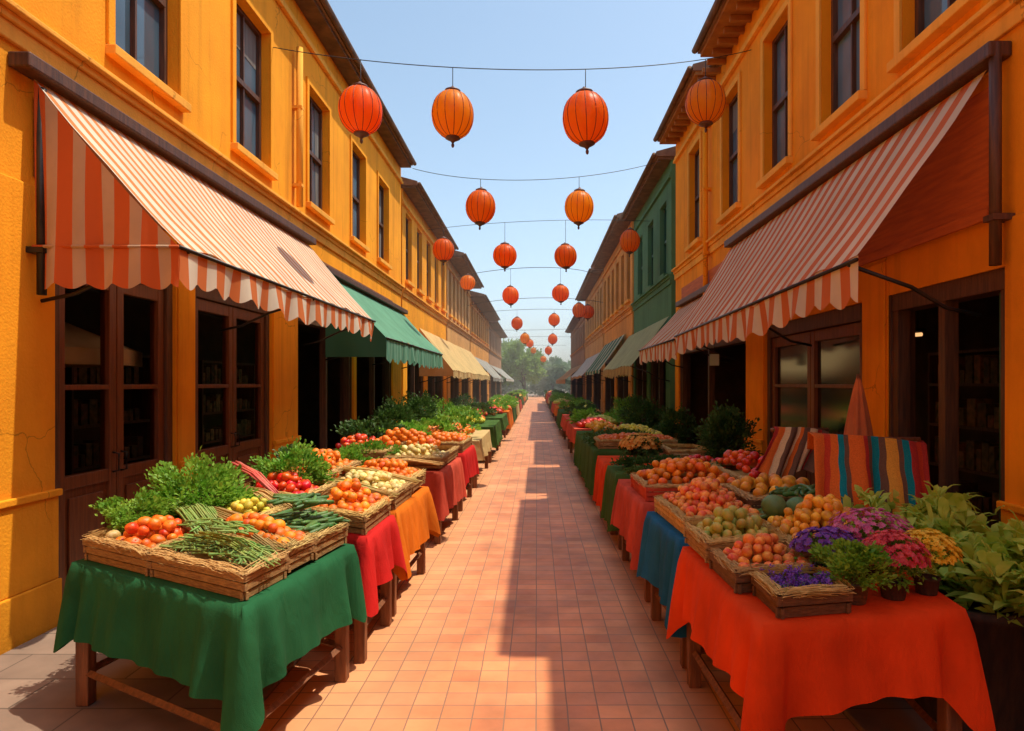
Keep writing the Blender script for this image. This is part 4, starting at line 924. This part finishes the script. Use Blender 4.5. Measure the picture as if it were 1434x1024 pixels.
# ---- right tables --------------------------------------------------  (a wall-front, b street-front, c street-back, d wall-back) mirrored order keeps outward normals
def mir(q): return [q[1], q[0], q[3], q[2]]      # give corners in screen order left to right
R1 = [(.89, 2.53), (1.82, 2.72), (1.98, 4.0), (.85, 3.77)]
R2 = [(.87, 3.92), (2.02, 4.14), (2.02, 5.0), (.82, 4.8)]
R3 = [(.84, 5.1), (2.1, 5.15), (2.1, 6.45), (.81, 6.42)]
R4 = [(.83, 6.75), (2.1, 6.75), (2.1, 7.5), (.82, 7.5)]
R5 = [(.81, 7.62), (2.1, 7.62), (2.1, 8.5), (.80, 8.5)]
R6 = [(.82, 9.2), (2.1, 9.2), (2.1, 13), (.80, 13)]
table(R1, 'wooden table under the scarlet cloth, nearest on the right', 'scarlet orange cloth over the nearest right table with a long hanging corner', M['cloth_scarlet'], .31, .10, 6, cornerdrop={0: .12, 1: .10, 3: .12}, folds=1.1)
table(R2, 'wooden table under the blue cloth, second on the right', 'blue cloth hanging from the second right table', M['cloth_blue'], .46, .05, 7, folds=1.5)
table(R3, 'wooden table under the coral cloth, third on the right', 'coral red cloth hanging from the third right table', M['cloth_coral'], .42, .06, 8, folds=1.2)
table(R4, 'table under the moss green cloth, fourth on the right', 'moss green cloth hanging from the fourth right table', M['cloth_moss'], .55, .03, 9)
table(R5, 'table under a red orange cloth beyond the moss green one on the right', 'red orange cloth on the fifth right table', M['cloth_scarlet'], .55, .03, 10)
table(R6, 'long table under a green cloth, sixth on the right', 'wide dark green cloth on the sixth right table', M['cloth_moss'], .6, .02, 11, n_per=20)
crate(R1, (.10, .43, .04, .27), z2, .10, 'small dark crate of purple flowers at the front corner of the scarlet cloth', M['wicker_dark'], seed=51)
crate(R1, (.03, .40, .30, .62), z2+.0, .10, 'shallow basket of peaches and mixed fruit on the scarlet cloth', M['wicker_dark'], seed=52, name='basket')
crate(R1, (.02, .42, .64, .98), z2+.02, .11, 'basket of green pears at the street side of the scarlet cloth', M['wicker'], seed=53, name='basket')
crate(R1, (.44, .98, .58, .98), z2+.01, .11, 'large basket of yellow mangoes at the back of the scarlet cloth', M['wicker'], seed=54, name='basket')
pile('pear', R1, (.03, .41, .66, .97), z2+.075, .04, 'yellow green pear in the basket on the scarlet cloth', 'pears on the scarlet cloth table', 3, rs=.84)
pile('peach', R1, (.05, .39, .32, .60), z2+.07, .035, 'blushing peach in the shallow basket on the scarlet cloth', 'peaches on the scarlet cloth table', 3, rs=.86)
pile('mango', R1, (.45, .96, .60, .96), z2+.095, .08, 'yellow mango in the large basket on the scarlet cloth', 'mangoes on the scarlet cloth table', 3, rs=.88)
for i, (u, v) in enumerate(((.52, .99), (.66, .99))):
    p = bil(R1, u, v); o = bpy.data.objects.new('melon', FM['melon'][i]); col.objects.link(o); o.scale = (.075,)*3; o.location = (p.x, p.y+.02, z2+.21-.02*i); tag(o, ['left green melon on top of the mango basket', 'right green melon on top of the mango basket'][i], 'melon')
def bouquet(q, uv, zz, m, label, n=60, seed=1, h=.08):
    rr = random.Random(seed); p = bil(q, (uv[0]+uv[1])/2, (uv[2]+uv[3])/2); t = thing('flower_bunch', (p.x, p.y, zz), label, 'flowers'); g = MB(); f = MB()
    for _ in range(n):
        b = bil(q, rr.uniform(uv[0], uv[1]), rr.uniform(uv[2], uv[3])); d = Vector((rr.uniform(-.6, .6), rr.uniform(-.6, .6), 1)).normalized(); tip = Vector((b.x, b.y, zz))+d*rr.uniform(.3, 1)*h
        g.tube([(b.x, b.y, zz), tip], .0018, 3)
        for k in range(3): g.leaf(Vector((b.x, b.y, zz+.01)), Vector((rr.uniform(-1, 1), rr.uniform(-1, 1), .7)).normalized(), Vector((0, 0, 1)), .035, .012)
        for k in range(12): f.leaf(tip+Vector((rr.gauss(0, .005), rr.gauss(0, .005), rr.gauss(0, .006))), Vector((rr.uniform(-1, 1), rr.uniform(-1, 1), rr.uniform(-.1, 1))).normalized(), Vector((0, 0, 1)), .017, .010)
    g.build('foliage', M['parsley'], t); f.build('blossom', m, t)
bouquet(R1, (.13, .41, .07, .25), z2+.05, M['purple'], 'purple flowers lying in the dark crate at the front of the scarlet cloth', 110, 55, .08)
potted(b3(R1, .52, .14, z2), .062, .085, (.15, .13, .10), M['parsley'], 'leafy green herb in a wicker pot on the scarlet cloth', None, seed=56, pot='wicker_dark', n=2300, size=.024, name='potted_herb', cat='herb')
potted(b3(R1, .73, .15, z2), .06, .08, (.13, .12, .10), M['parsley'], 'crimson flowers in a small pot between the herb and the yellow flowers', M['crimson'], 340, seed=57, pot='planter', n=700, fls=.019)
potted(b3(R1, .92, .17, z2), .055, .075, (.12, .12, .10), M['parsley'], 'yellow flowers in a small pot at the right end of the scarlet cloth', M['yellow'], 380, seed=58, pot='planter', n=500, fls=.017)
potted(b3(R1, .53, .38, z2), .06, .075, (.16, .12, .08), M['parsley'], 'purple flowers in a pot behind the green herb', M['purple'], 260, seed=59, pot='planter', n=1400, fls=.02)
potted(b3(R1, .77, .40, z2), .065, .10, (.19, .14, .11), M['parsley'], 'tall pink flowers in a pot behind the crimson ones', M['pink'], 330, seed=60, pot='planter', n=1600, fls=.018)
# blue table
crate(R2, (.05, .48, .06, .94), z2, .11, 'straw lined basket of peaches on the blue cloth', M['straw'], seed=61, name='basket')
crate(R2, (.50, .98, .30, .96), z2+.05, .13, 'dark crate of mixed fruit on the blue cloth', M['wicker_dark'], seed=62)
pile('peach', R2, (.07, .47, .08, .92), z2+.08, .08, 'red orange peach in the basket on the blue cloth', 'peaches on the blue cloth table', 3, rs=.98)
pile('mango', R2, (.52, .97, .34, .94), z2+.14, .08, 'yellow fruit in the dark crate on the blue cloth', 'yellow fruit on the blue cloth table', 1, rs=1.3, space=1.1)
pile('cucumber', R2, (.50, .95, .02, .28), z2+.02, .03, 'green cucumber at the front of the blue cloth table', 'cucumbers on the blue cloth table', 2, rs=1.2)
# coral table
crate(R3, (.04, .66, .06, .60), z2, .12, 'pink edged tray of oranges on the coral cloth', M['cloth_coral'], straw=True, seed=71, name='tray')
crate(R3, (.68, .98, .05, .95), z2, .16, 'dark crate of red peppers on the coral cloth', M['wicker_dark'], seed=72)
pile('orange', R3, (.06, .64, .08, .58), z2+.09, .10, 'bright orange in the tray on the coral cloth, right side', 'oranges on the right coral cloth table', 2, rs=1.3, space=1.15)
pile('tomato', R3, (.70, .97, .08, .92), z2+.14, .09, 'red pepper like tomato in the dark crate on the coral cloth', 'tomatoes on the right coral cloth table', 2, rs=1.3, space=1.2)
leafy('herb_bunch', b3(R3, .4, .82, z2+.10), (.42, .14, .09), 1500, .035, M['bush'], 'dark green herbs behind the oranges on the coral cloth', 'herbs', seed=73)
# moss + red + long
potted(b3(R5, .38, .5, z2), .10, .05, (.24, .2, .13), M['bush'], 'amber flowers in a wide pot on the fifth right table', M['amber'], 330, seed=81, pot='terracotta', n=1100, size=.045, fls=.035)
leafy('herb_bunch', b3(R4, .35, .5, z2+.06), (.42, .26, .07), 1300, .04, M['bush'], 'flat dark herbs on the moss green cloth', 'herbs', seed=82)
pile('tomato', R4, (.6, .97, .1, .9), z2+.02, .06, 'tomato on the moss green cloth table', 'tomatoes on the moss green cloth table', 1, rs=1.5, space=1.2)
crate(R5, (.62, .97, .1, .9), z2, .14, 'straw crate at the wall end of the fifth right table', seed=83)
leafy('herb_bunch', b3(R6, .35, .3, z2+.08), (.55, .9, .10), 2600, .05, M['bush'], 'broad mat of dark leaves on the sixth right table', 'herbs', seed=84, clumps=50)
pile('mango', R6, (.1, .5, .55, .95), z2+.05, .10, 'yellow fruit on the sixth right table', 'yellow fruit on the sixth right table', 1, rs=1.7, space=1.4)
crate(R6, (.06, .94, .03, .20), z2, .12, 'straw crate of oranges at the front of the sixth right table', seed=91)
pile('orange', R6, (.08, .92, .04, .19), z2+.08, .05, 'orange in the front crate of the sixth right table', 'oranges on the sixth right table', 1, rs=1.4, space=1.1)
pile('lemon', R6, (.55, .95, .25, .9), z2+.05, .08, 'lemon on the sixth right table', 'lemons on the sixth right table', 1, rs=1.8, space=1.4)

# ---- far stalls ----------------------------------------------------
far_heaps = {'orange': MB(), 'lemon': MB(), 'tomato': MB()}
def far_heap(k, c, rx, ry, n, r, rr):
    mb = far_heaps[k]
    for _ in range(n):
        a = rr.uniform(0, 6.28); d = math.sqrt(rr.random()); n0 = len(mb.v); p = Vector((c[0]+math.cos(a)*d*rx, c[1]+math.sin(a)*d*ry, c[2]+(1-d*d)*.12)); s = r*rr.uniform(.8, 1.2)
        mb.v += [tuple(p+v*s) for v in LV]; mb.f += [(f[0]+n0, f[1]+n0, f[2]+n0) for f in LF]
fcl = [('green', M['cloth_moss']), ('red', M['cloth_coral']), ('tan', M['canopy_yellow']), ('blue', M['cloth_blue']), ('orange', M['cloth_orange'])]
def far_table(x0, x1, y0, y1, k, where, i, seed):
    rr = random.Random(seed); cn, cm = fcl[k]
    q = [(x0, y0), (x1, y0), (x1, y1), (x0, y1)]; t = thing('market_stall', ((x0+x1)/2, (y0+y1)/2, 0), '%s cloth stall heaped with produce, %s along the %s row' % (cn, i, where), 'stall', 'small stalls far down the street')
    mb = MB(); mb.box((x0, y0, TZ-.04), (x1, y1, TZ)); mb.build('tabletop', M['wood_table'], t)
    for (x, y) in ((x0+.06, y0+.06), (x1-.06, y0+.06), (x1-.06, y1-.06), (x0+.06, y1-.06)):
        MB().box((x-.035, y-.035, .0), (x+.035, y+.035, TZ-.041)).build('leg', M['wood_table'], t)
    mb = MB(); n = 60; per = []
    for (A, B) in (((x0, y0), (x1, y0)), ((x1, y0), (x1, y1)), ((x1, y1), (x0, y1)), ((x0, y1), (x0, y0))):
        L = math.dist(A, B); m = max(6, int(L*9))
        for s in range(m): per.append((A[0]+(B[0]-A[0])*s/m, A[1]+(B[1]-A[1])*s/m, (B[1]-A[1])/L, -(B[0]-A[0])/L))
    N = len(per); dr = rr.uniform(.3, .6)
    for j in range(3):
        for ii, (x, y, ox, oy) in enumerate(per):
            o_ = .015+.02*j*(1+.9*math.sin(ii*1.9)); mb.v.append((x+ox*o_, y+oy*o_, TZ+.006-dr*j/2*(1+.06*math.sin(ii))))
    for j in range(2):
        for ii in range(N): a = j*N+ii; b = j*N+(ii+1) % N; mb.f.append((a, a+N, b+N, b))
    mb.f.append(tuple(range(N))); mb.build('cloth', cm, t)
    # greens
    f = MB(); L = y1-y0
    for s in range(3):
        bunch_leaves(f, (x0+(x1-x0)*rr.uniform(.15, .9), y0+L*rr.uniform(.1, .9), TZ+.16), (.33, .12*L+.15, .17), 420, .085, rr, 16)
    f.build('greens', M['parsley'] if rr.random() < .6 else M['bush'], t)
    for s in range(3):
        far_heap(rr.choice(['orange', 'lemon', 'orange', 'tomato']), (x0+(x1-x0)*rr.uniform(.25, .75), y0+L*(.2+.3*s), TZ+.06), .34, .16*L+.05, 70, .05+.001*y0, rr)
names = ['sixth', 'seventh', 'eighth', 'ninth', 'tenth', 'eleventh', 'twelfth', 'thirteenth', 'fourteenth', 'fifteenth', 'sixteenth', 'seventeenth']
y = 10.7; kk = [2, 0, 0, 4, 0, 2, 1, 0, 4, 2, 0, 1]; i = 0
while y < 62 and i < 12:
    L = 2.0+y*.055; far_table(-2.3, -.98, y, y+L, kk[i], 'left', names[i], 100+i); y += L+.6+y*.02; i += 1
y = 13.5; kk = [1, 1, 0, 4, 1, 0, 2, 1, 4, 0]; i = 0
while y < 60 and i < 10:
    L = 2.0+y*.055; far_table(.80, 2.1, y, y+L, kk[i], 'right', names[i+1], 200+i); y += L+.6+y*.02; i += 1
CP = Vector((0, 0, H))
for kind in list(FM):
    obs = [o for o in sc.objects if o.get('category') == kind.replace('_', ' ') and o.type == 'MESH']
    if len(obs) > 290:
        obs.sort(key=lambda o: o.scale.x/(o.location-CP).length, reverse=True)
        for o in obs[290:]:
            mb = far_heaps[kind]; n0 = len(mb.v); M4 = o.rotation_euler.to_matrix()
            mb.v += [tuple(o.location+M4 @ (v*o.scale.x)) for v in IV]; mb.f += [(f[0]+n0, f[1]+n0, f[2]+n0) for f in IF]
            bpy.data.objects.remove(o)
for k, mb in far_heaps.items():
    o = mb.build({'orange': 'oranges', 'lemon': 'lemons', 'tomato': 'tomatoes'}[k], M[k], None, True)
    tag(o, {'orange': 'heaps of oranges on the distant stalls', 'lemon': 'heaps of yellow fruit on the distant stalls', 'tomato': 'heaps of red tomatoes on the distant stalls'}[k], 'fruit', kind='stuff')

# ---- bushes and planters by the shop fronts -----------------------
def bush(x, y, zc, rad, potz, potr, m, label, seed, n=3000, size=.06, pot='planter', squash=.9):
    potted((x, y, .031), potr, potz, rad, m, label, None, seed=seed, pot=pot, n=n, size=size, name='potted_bush', cat='bush', nleafclumps=60, squash=squash)
bush(2.25, 7.6, 1.2, (.33, .33, .36), .72, .24, M['bush'], 'round dark bush in a tall pot by the right pillar', 301, 5200, .05)
bush(2.45, 11.4, 1.2, (.34, .4, .36), .60, .24, M['bush'], 'dark green bush below the second right awning', 302, 3600)
bush(2.4, 14.5, 1.2, (.45, .6, .45), .60, .24, M['bush'], 'leafy bush before the green building', 303, 3200)
bush(2.4, 17.6, 1.2, (.45, .6, .4), .60, .24, M['parsley'], 'lighter bush under the pale green awning', 304, 2600)
bush(-2.55, 11.4, 1.2, (.36, .42, .42), .65, .24, M['bush'], 'tall dark bush beside the shop under the green awning', 305, 4200)
bush(-2.5, 13.6, 1.2, (.36, .42, .46), .7, .24, M['bush'], 'second dark bush under the green awning', 306, 3800)
bush(-2.5, 17.2, 1.2, (.5, .6, .4), .6, .24, M['parsley'], 'green bush at the corner before the yellow awning', 307, 3000)
bush(-2.5, 22.2, 1.2, (.5, .8, .4), .6, .24, M['bush'], 'dark bush under the yellow awning', 308, 2600)
# big leafy plant in the planter at the right edge
def broad_plant(x, y, label, seed, hh, pr):
    rr = random.Random(seed); t = thing('potted_plant', (x, y, .03), label, 'plant')
    MB().lathe([(pr*.8, 0), (pr*.82, .01), (pr, hh*.93), (pr*1.06, hh*.93), (pr*1.06, hh), (pr*.9, hh), (pr*.88, hh*.9)], (x, y, .031), 24).build('pot', M['planter'], t, True)
    f = MB(); s = MB()
    for k in range(90):
        a = rr.uniform(0, 6.28); el = rr.uniform(.2, 1.35); L = rr.uniform(.28, .62); base = Vector((x+rr.uniform(-.1, .1), y+rr.uniform(-.1, .1), hh+.02))
        d = Vector((math.cos(a)*math.cos(el), math.sin(a)*math.cos(el), math.sin(el)))
        pts = [base+d*L*tt+Vector((math.cos(a), math.sin(a), 0))*(.12*tt*tt)-Vector((0, 0, .16*tt*tt)) for tt in (0, .33, .66, 1)]
        s.tube(pts, .006, 4, r2=.003)
        for tt in range(16):
            u = rr.uniform(.35, 1); p = base+d*L*u+Vector((math.cos(a), math.sin(a), 0))*(.12*u*u)-Vector((0, 0, .16*u*u))
            dd = (d*.5+Vector((rr.uniform(-1, 1), rr.uniform(-1, 1), rr.uniform(-.35, .7)))).normalized(); LL = rr.uniform(.08, .17); up = Vector((rr.uniform(-.4, .4), rr.uniform(-.4, .4), 1)).normalized()
            sd = dd.cross(up).normalized(); W = LL*.38; n0 = len(f.v)
            c1, c2, e = p+dd*LL*.3+up*LL*.08, p+dd*LL*.65+up*LL*.08, p+dd*LL-up*LL*.10
            f.v += [tuple(v) for v in (p, c1+sd*W*.45+up*.008, c1, c1-sd*W*.45+up*.008, c2+sd*W*.42+up*.006, c2, c2-sd*W*.42+up*.006, e)]
            f.f += [(n0, n0+2, n0+1), (n0, n0+3, n0+2), (n0+1, n0+2, n0+5, n0+4), (n0+2, n0+3, n0+6, n0+5), (n0+4, n0+5, n0+7), (n0+5, n0+6, n0+7)]
    s.build('stem', M['parsley'], t); f.build('foliage', M['broad'], t, True)
broad_plant(2.28, 3.35, 'big broad leaved plant in a dark planter at the right edge', 401, .62, .33)
broad_plant(2.62, 3.05, 'broad leaved plant half out of view by the right pillar', 402, .60, .3)
broad_plant(2.2, 3.95, 'broad leaved plant in the gap behind the flower pots', 403, .66, .22)

# ---- striped blankets on a rail -----------------------------------
def blanket_mat(name, seq, pitch):
    m = bpy.data.materials.new(name); nt, N, L = nodes(m)
    o = N.new('ShaderNodeOutputMaterial'); b = N.new('ShaderNodeBsdfPrincipled'); b.inputs['Roughness'].default_value = .95; b.inputs['Specular IOR Level'].default_value = .1
    a = N.new('ShaderNodeAttribute'); a.attribute_name = 'band'
    r = N.new('ShaderNodeValToRGB'); r.color_ramp.interpolation = 'CONSTANT'; e = r.color_ramp.elements
    while len(e) > 1: e.remove(e[0])
    e[0].position = 0; e[0].color = rgba(seq[0][1])
    for p, c in seq[1:]:
        k = e.new(p); k.color = rgba(c)
    L.new(a.outputs['Fac'], r.inputs[0])
    tc = N.new('ShaderNodeTexCoord'); n = N.new('ShaderNodeTexNoise'); n.inputs['Scale'].default_value = 120; L.new(tc.outputs['Object'], n.inputs['Vector'])
    mr = N.new('ShaderNodeMapRange'); mr.inputs[3].default_value = .6; mr.inputs[4].default_value = 1.3; L.new(n.outputs['Fac'], mr.inputs[0])
    ml = N.new('ShaderNodeMix'); ml.data_type = 'RGBA'; ml.blend_type = 'MULTIPLY'; ml.inputs['Factor'].default_value = 1; L.new(r.outputs['Color'], ml.inputs['A']); L.new(mr.outputs[0], ml.inputs['B'])
    L.new(ml.outputs['Result'], b.inputs['Base Color'])
    bp = N.new('ShaderNodeBump'); bp.inputs['Strength'].default_value = .5; bp.inputs['Distance'].default_value = .004; L.new(n.outputs['Fac'], bp.inputs['Height']); L.new(bp.outputs[0], b.inputs['Normal'])
    L.new(b.outputs[0], o.inputs[0]); return m
OR, TE, BR, YE, RE, RD = (.62, .13, .02), (.01, .20, .22), (.14, .075, .045), (.62, .30, .04), (.38, .035, .025), (.50, .05, .02)
seq1 = [(0, OR), (.10, RD), (.16, OR), (.22, TE), (.27, BR), (.31, OR), (.43, RE), (.47, BR), (.51, TE), (.58, BR), (.63, YE), (.73, BR), (.77, TE), (.83, RE), (.90, RD), (.95, RE)]
CR = (.6, .42, .22)
seq2 = [(0, RE), (.08, OR), (.2, CR), (.3, BR), (.42, CR), (.5, OR), (.55, BR), (.66, CR), (.8, RE), (.9, BR)]
def blanket(tl, tr, drop, lean, label, m, seed, back=.35, slant=0):
    tl, tr = Vector(tl), Vector(tr); fwd = Vector((0, -1, 0)); nu, nv = 70, 36; mb = MB()
    def fn(u, v):
        base = tl.lerp(tr, u); s = v*1.35-.35     # v<0.26: the part hanging behind the rail
        fold = (.034*math.sin(u*17+seed+v*.8)+.02*math.sin(u*29+2*seed-v)+.03*mnoise.noise(Vector((u*4, v*2, seed))))
        if s < 0: p = base+Vector((0, .03+(-s)*.05, -(-s)*back+.0)); p.y += fold*.5
        else:
            ss = s; p = base+fwd*(.02+lean*ss+fold*(.25+ss))+Vector((slant*ss, 0, -drop*ss+.02*math.exp(-(ss/.06)**2)+.05*math.sin(u*6+seed)*ss-.03*(2*u-1)**2))
        return p
    mb.grid(fn, nu, nv); me = mb.mesh('blanket', m, True)
    at = me.attributes.new('band', 'FLOAT', 'POINT')
    for j in range(nv+1):
        for i in range(nu+1): at.data[j*(nu+1)+i].value = min(.999, max(0, i/nu+.004*math.sin(j*.8)))
    o = bpy.data.objects.new('blanket', me); col.objects.link(o); s = o.modifiers.new('solid', 'SOLIDIFY'); s.thickness = .006
    tag(o, label, 'blanket')
m1 = blanket_mat('woven_stripes', seq1, 1); m2 = blanket_mat('woven_stripes_tan', seq2, 1)
blanket((1.90, 4.45, 1.41), (2.70, 4.47, 1.35), .56, .46, 'blanket in orange teal and yellow stripes over a rail, behind the mangoes', m1, 1.0, slant=-.2)
blanket((1.98, 5.35, 1.39), (2.42, 5.35, 1.36), .34, .22, 'tan and red striped blanket on the left end of a rail', m2, 2.3, slant=-.24)
def rack(x0, x1, y, zt, label):
    t = thing('blanket_rail', ((x0+x1)/2, y, .03), label, 'rail')
    MB().tube([(x0-.04, y, zt), (x1+.04, y, zt)], .018, 8).build('rail', M['wood_table'], t, True)
    for x in (x0, x1):
        for s in (-1, 1): MB().tube([(x, y+s*.20, .035), (x, y+s*.01, zt-.01)], .018, 6).build('leg', M['wood_table'], t, True)
rack(1.98, 2.62, 4.47, 1.36, 'wooden rail carrying the orange and teal blanket')
rack(2.0, 2.40, 5.38, 1.36, 'wooden rail carrying the tan and red blanket')
# folded orange parasol leaning behind the blankets
t = thing('folded_parasol', (2.5, 5.0, .03), 'folded rust coloured parasol standing in front of the right pillar', 'parasol')
MB().tube([(2.52, 5.0, .03), (2.50, 5.0, 1.82)], .016, 8).build('pole', M['wood_table'], t, True)
MB().lathe([(.11, 1.20), (.105, 1.24), (.085, 1.40), (.06, 1.56), (.035, 1.70), (.012, 1.80)], (2.50, 5.0, 0), 40, mod=lambda a: 1+.16*math.sin(a*8)).build('canopy', mat('rust_canvas', (.55, .16, .05), (.42, .11, .035), 5, .9), t, True)
t = thing('hanging_sign', (2.55, 8.9, 2.2), 'small pale blue board hanging under the near right awning', 'board')
q = MB(); q.box((2.42, 9.0, 2.0), (2.55, 9.012, 2.16)); q.build('board', mat('pale_blue_board', (.35, .5, .5), None), t); MB().tube([(2.485, 9.006, 2.16), (2.485, 9.006, 2.6)], .003, 4).build('cord', M['wire'], t)

# ------------------------------------------------------------------ trees at the street's end
def tree(x, y, h, w, m, label, seed):
    rr = random.Random(seed); t = thing('tree', (x, y, 0), label, 'tree', "trees at the end of the street")
    tr = MB(); tr.tube([(x, y, -.05), (x+.1, y, h*.25), (x-.05, y, h*.5), (x, y, h*.75)], w*.07, 8, r2=w*.02)
    for k in range(8):
        a = rr.uniform(0, 6.28); z0 = h*rr.uniform(.28, .6); tr.tube([(x, y, z0), (x+math.cos(a)*w*.25, y+math.sin(a)*w*.25, z0+h*.12), (x+math.cos(a)*w*.42, y+math.sin(a)*w*.42, z0+h*.2)], w*.025, 5, r2=w*.008)
    tr.build('trunk', M['bark'], t, True)
    c = MB(); bunch_leaves(c, (x, y, h*.6), (w*.5, w*.5, h*.40), 5200, .34, rr, 46); c.build('crown', m, t)
tree(-1.5, 70, 6.0, 4.4, M['tree'], 'dense green tree at the left end of the street', 501)
tree(2.0, 84, 4.9, 4.0, M['tree2'], 'pale grey green tree at the right end of the street', 502)
tree(.4, 92, 4.9, 5.0, M['tree2'], 'low tree between the two larger ones', 503)
tree(4.6, 92, 5.0, 5.0, M['tree2'], 'faint tree behind the far right roofs', 504)
tree(-5.2, 84, 7.0, 6.5, M['tree'], 'tree behind the far left roofs', 505)
leafy('hedge', (0, 86, 1.2), (9, .9, 1.3), 6000, .35, M['tree2'], 'low hedge closing the end of the street', 'hedge', seed=506, base=0, clumps=90, stem=False)

def haze():
    m = bpy.data.materials.new('warm_haze'); nt, N, L = nodes(m); o = N.new('ShaderNodeOutputMaterial'); v = N.new('ShaderNodeVolumeScatter')
    v.inputs['Color'].default_value = (1, .93, .82, 1); v.inputs['Density'].default_value = .0045; v.inputs['Anisotropy'].default_value = .3; L.new(v.outputs[0], o.inputs['Volume'])
    MB().box((-60, 14, .02), (60, 140, 12)).build('haze', m)['kind'] = 'structure'
haze()
# ------------------------------------------------------------------ light, sky, camera
sx, sy, sz = .385, .07, 1.0
S_ = Vector((sx, sy, sz)).normalized()
sun = bpy.data.lights.new('sun', 'SUN'); sun.energy = 5.0; sun.angle = math.radians(.5); sun.color = (1, .90, .74)
so = bpy.data.objects.new('sun', sun); col.objects.link(so); so.rotation_euler = S_.to_track_quat('Z', 'Y').to_euler(); so.location = (5, 5, 20)
w = bpy.data.worlds.new('World'); sc.world = w; w.use_nodes = True; nt = w.node_tree; nt.nodes.clear()
sk = nt.nodes.new('ShaderNodeTexSky'); sk.sky_type = 'NISHITA'; sk.sun_disc = False
sk.sun_elevation = math.asin(S_.z); sk.sun_rotation = math.atan2(S_.x, S_.y); sk.air_density = 1.0; sk.dust_density = 2.0; sk.ozone_density = 1.0
bg = nt.nodes.new('ShaderNodeBackground'); bg.inputs[1].default_value = .15; ow = nt.nodes.new('ShaderNodeOutputWorld')
hz = nt.nodes.new('ShaderNodeHueSaturation'); hz.inputs['Hue'].default_value = .485; hz.inputs['Saturation'].default_value = .92; hz.inputs['Value'].default_value = 1.5
nt.links.new(sk.outputs[0], hz.inputs['Color']); nt.links.new(hz.outputs[0], bg.inputs[0]); nt.links.new(bg.outputs[0], ow.inputs[0])
cam = bpy.data.cameras.new('camera'); co = bpy.data.objects.new('camera', cam); col.objects.link(co)
co.location = (0, 0, H); co.rotation_euler = (PI/2, 0, 0)
cam.sensor_width = 36; cam.lens = F/1434*36; cam.shift_x = (717-VX)/1434; cam.shift_y = (VY-512)/1434; cam.clip_end = 2000; cam.clip_start = .05
sc.camera = co
sc.view_settings.view_transform = 'Standard'; sc.view_settings.look = 'None'; sc.view_settings.exposure = 0; sc.view_settings.gamma = 1
sc.cycles.max_bounces = 8; sc.cycles.transparent_max_bounces = 12
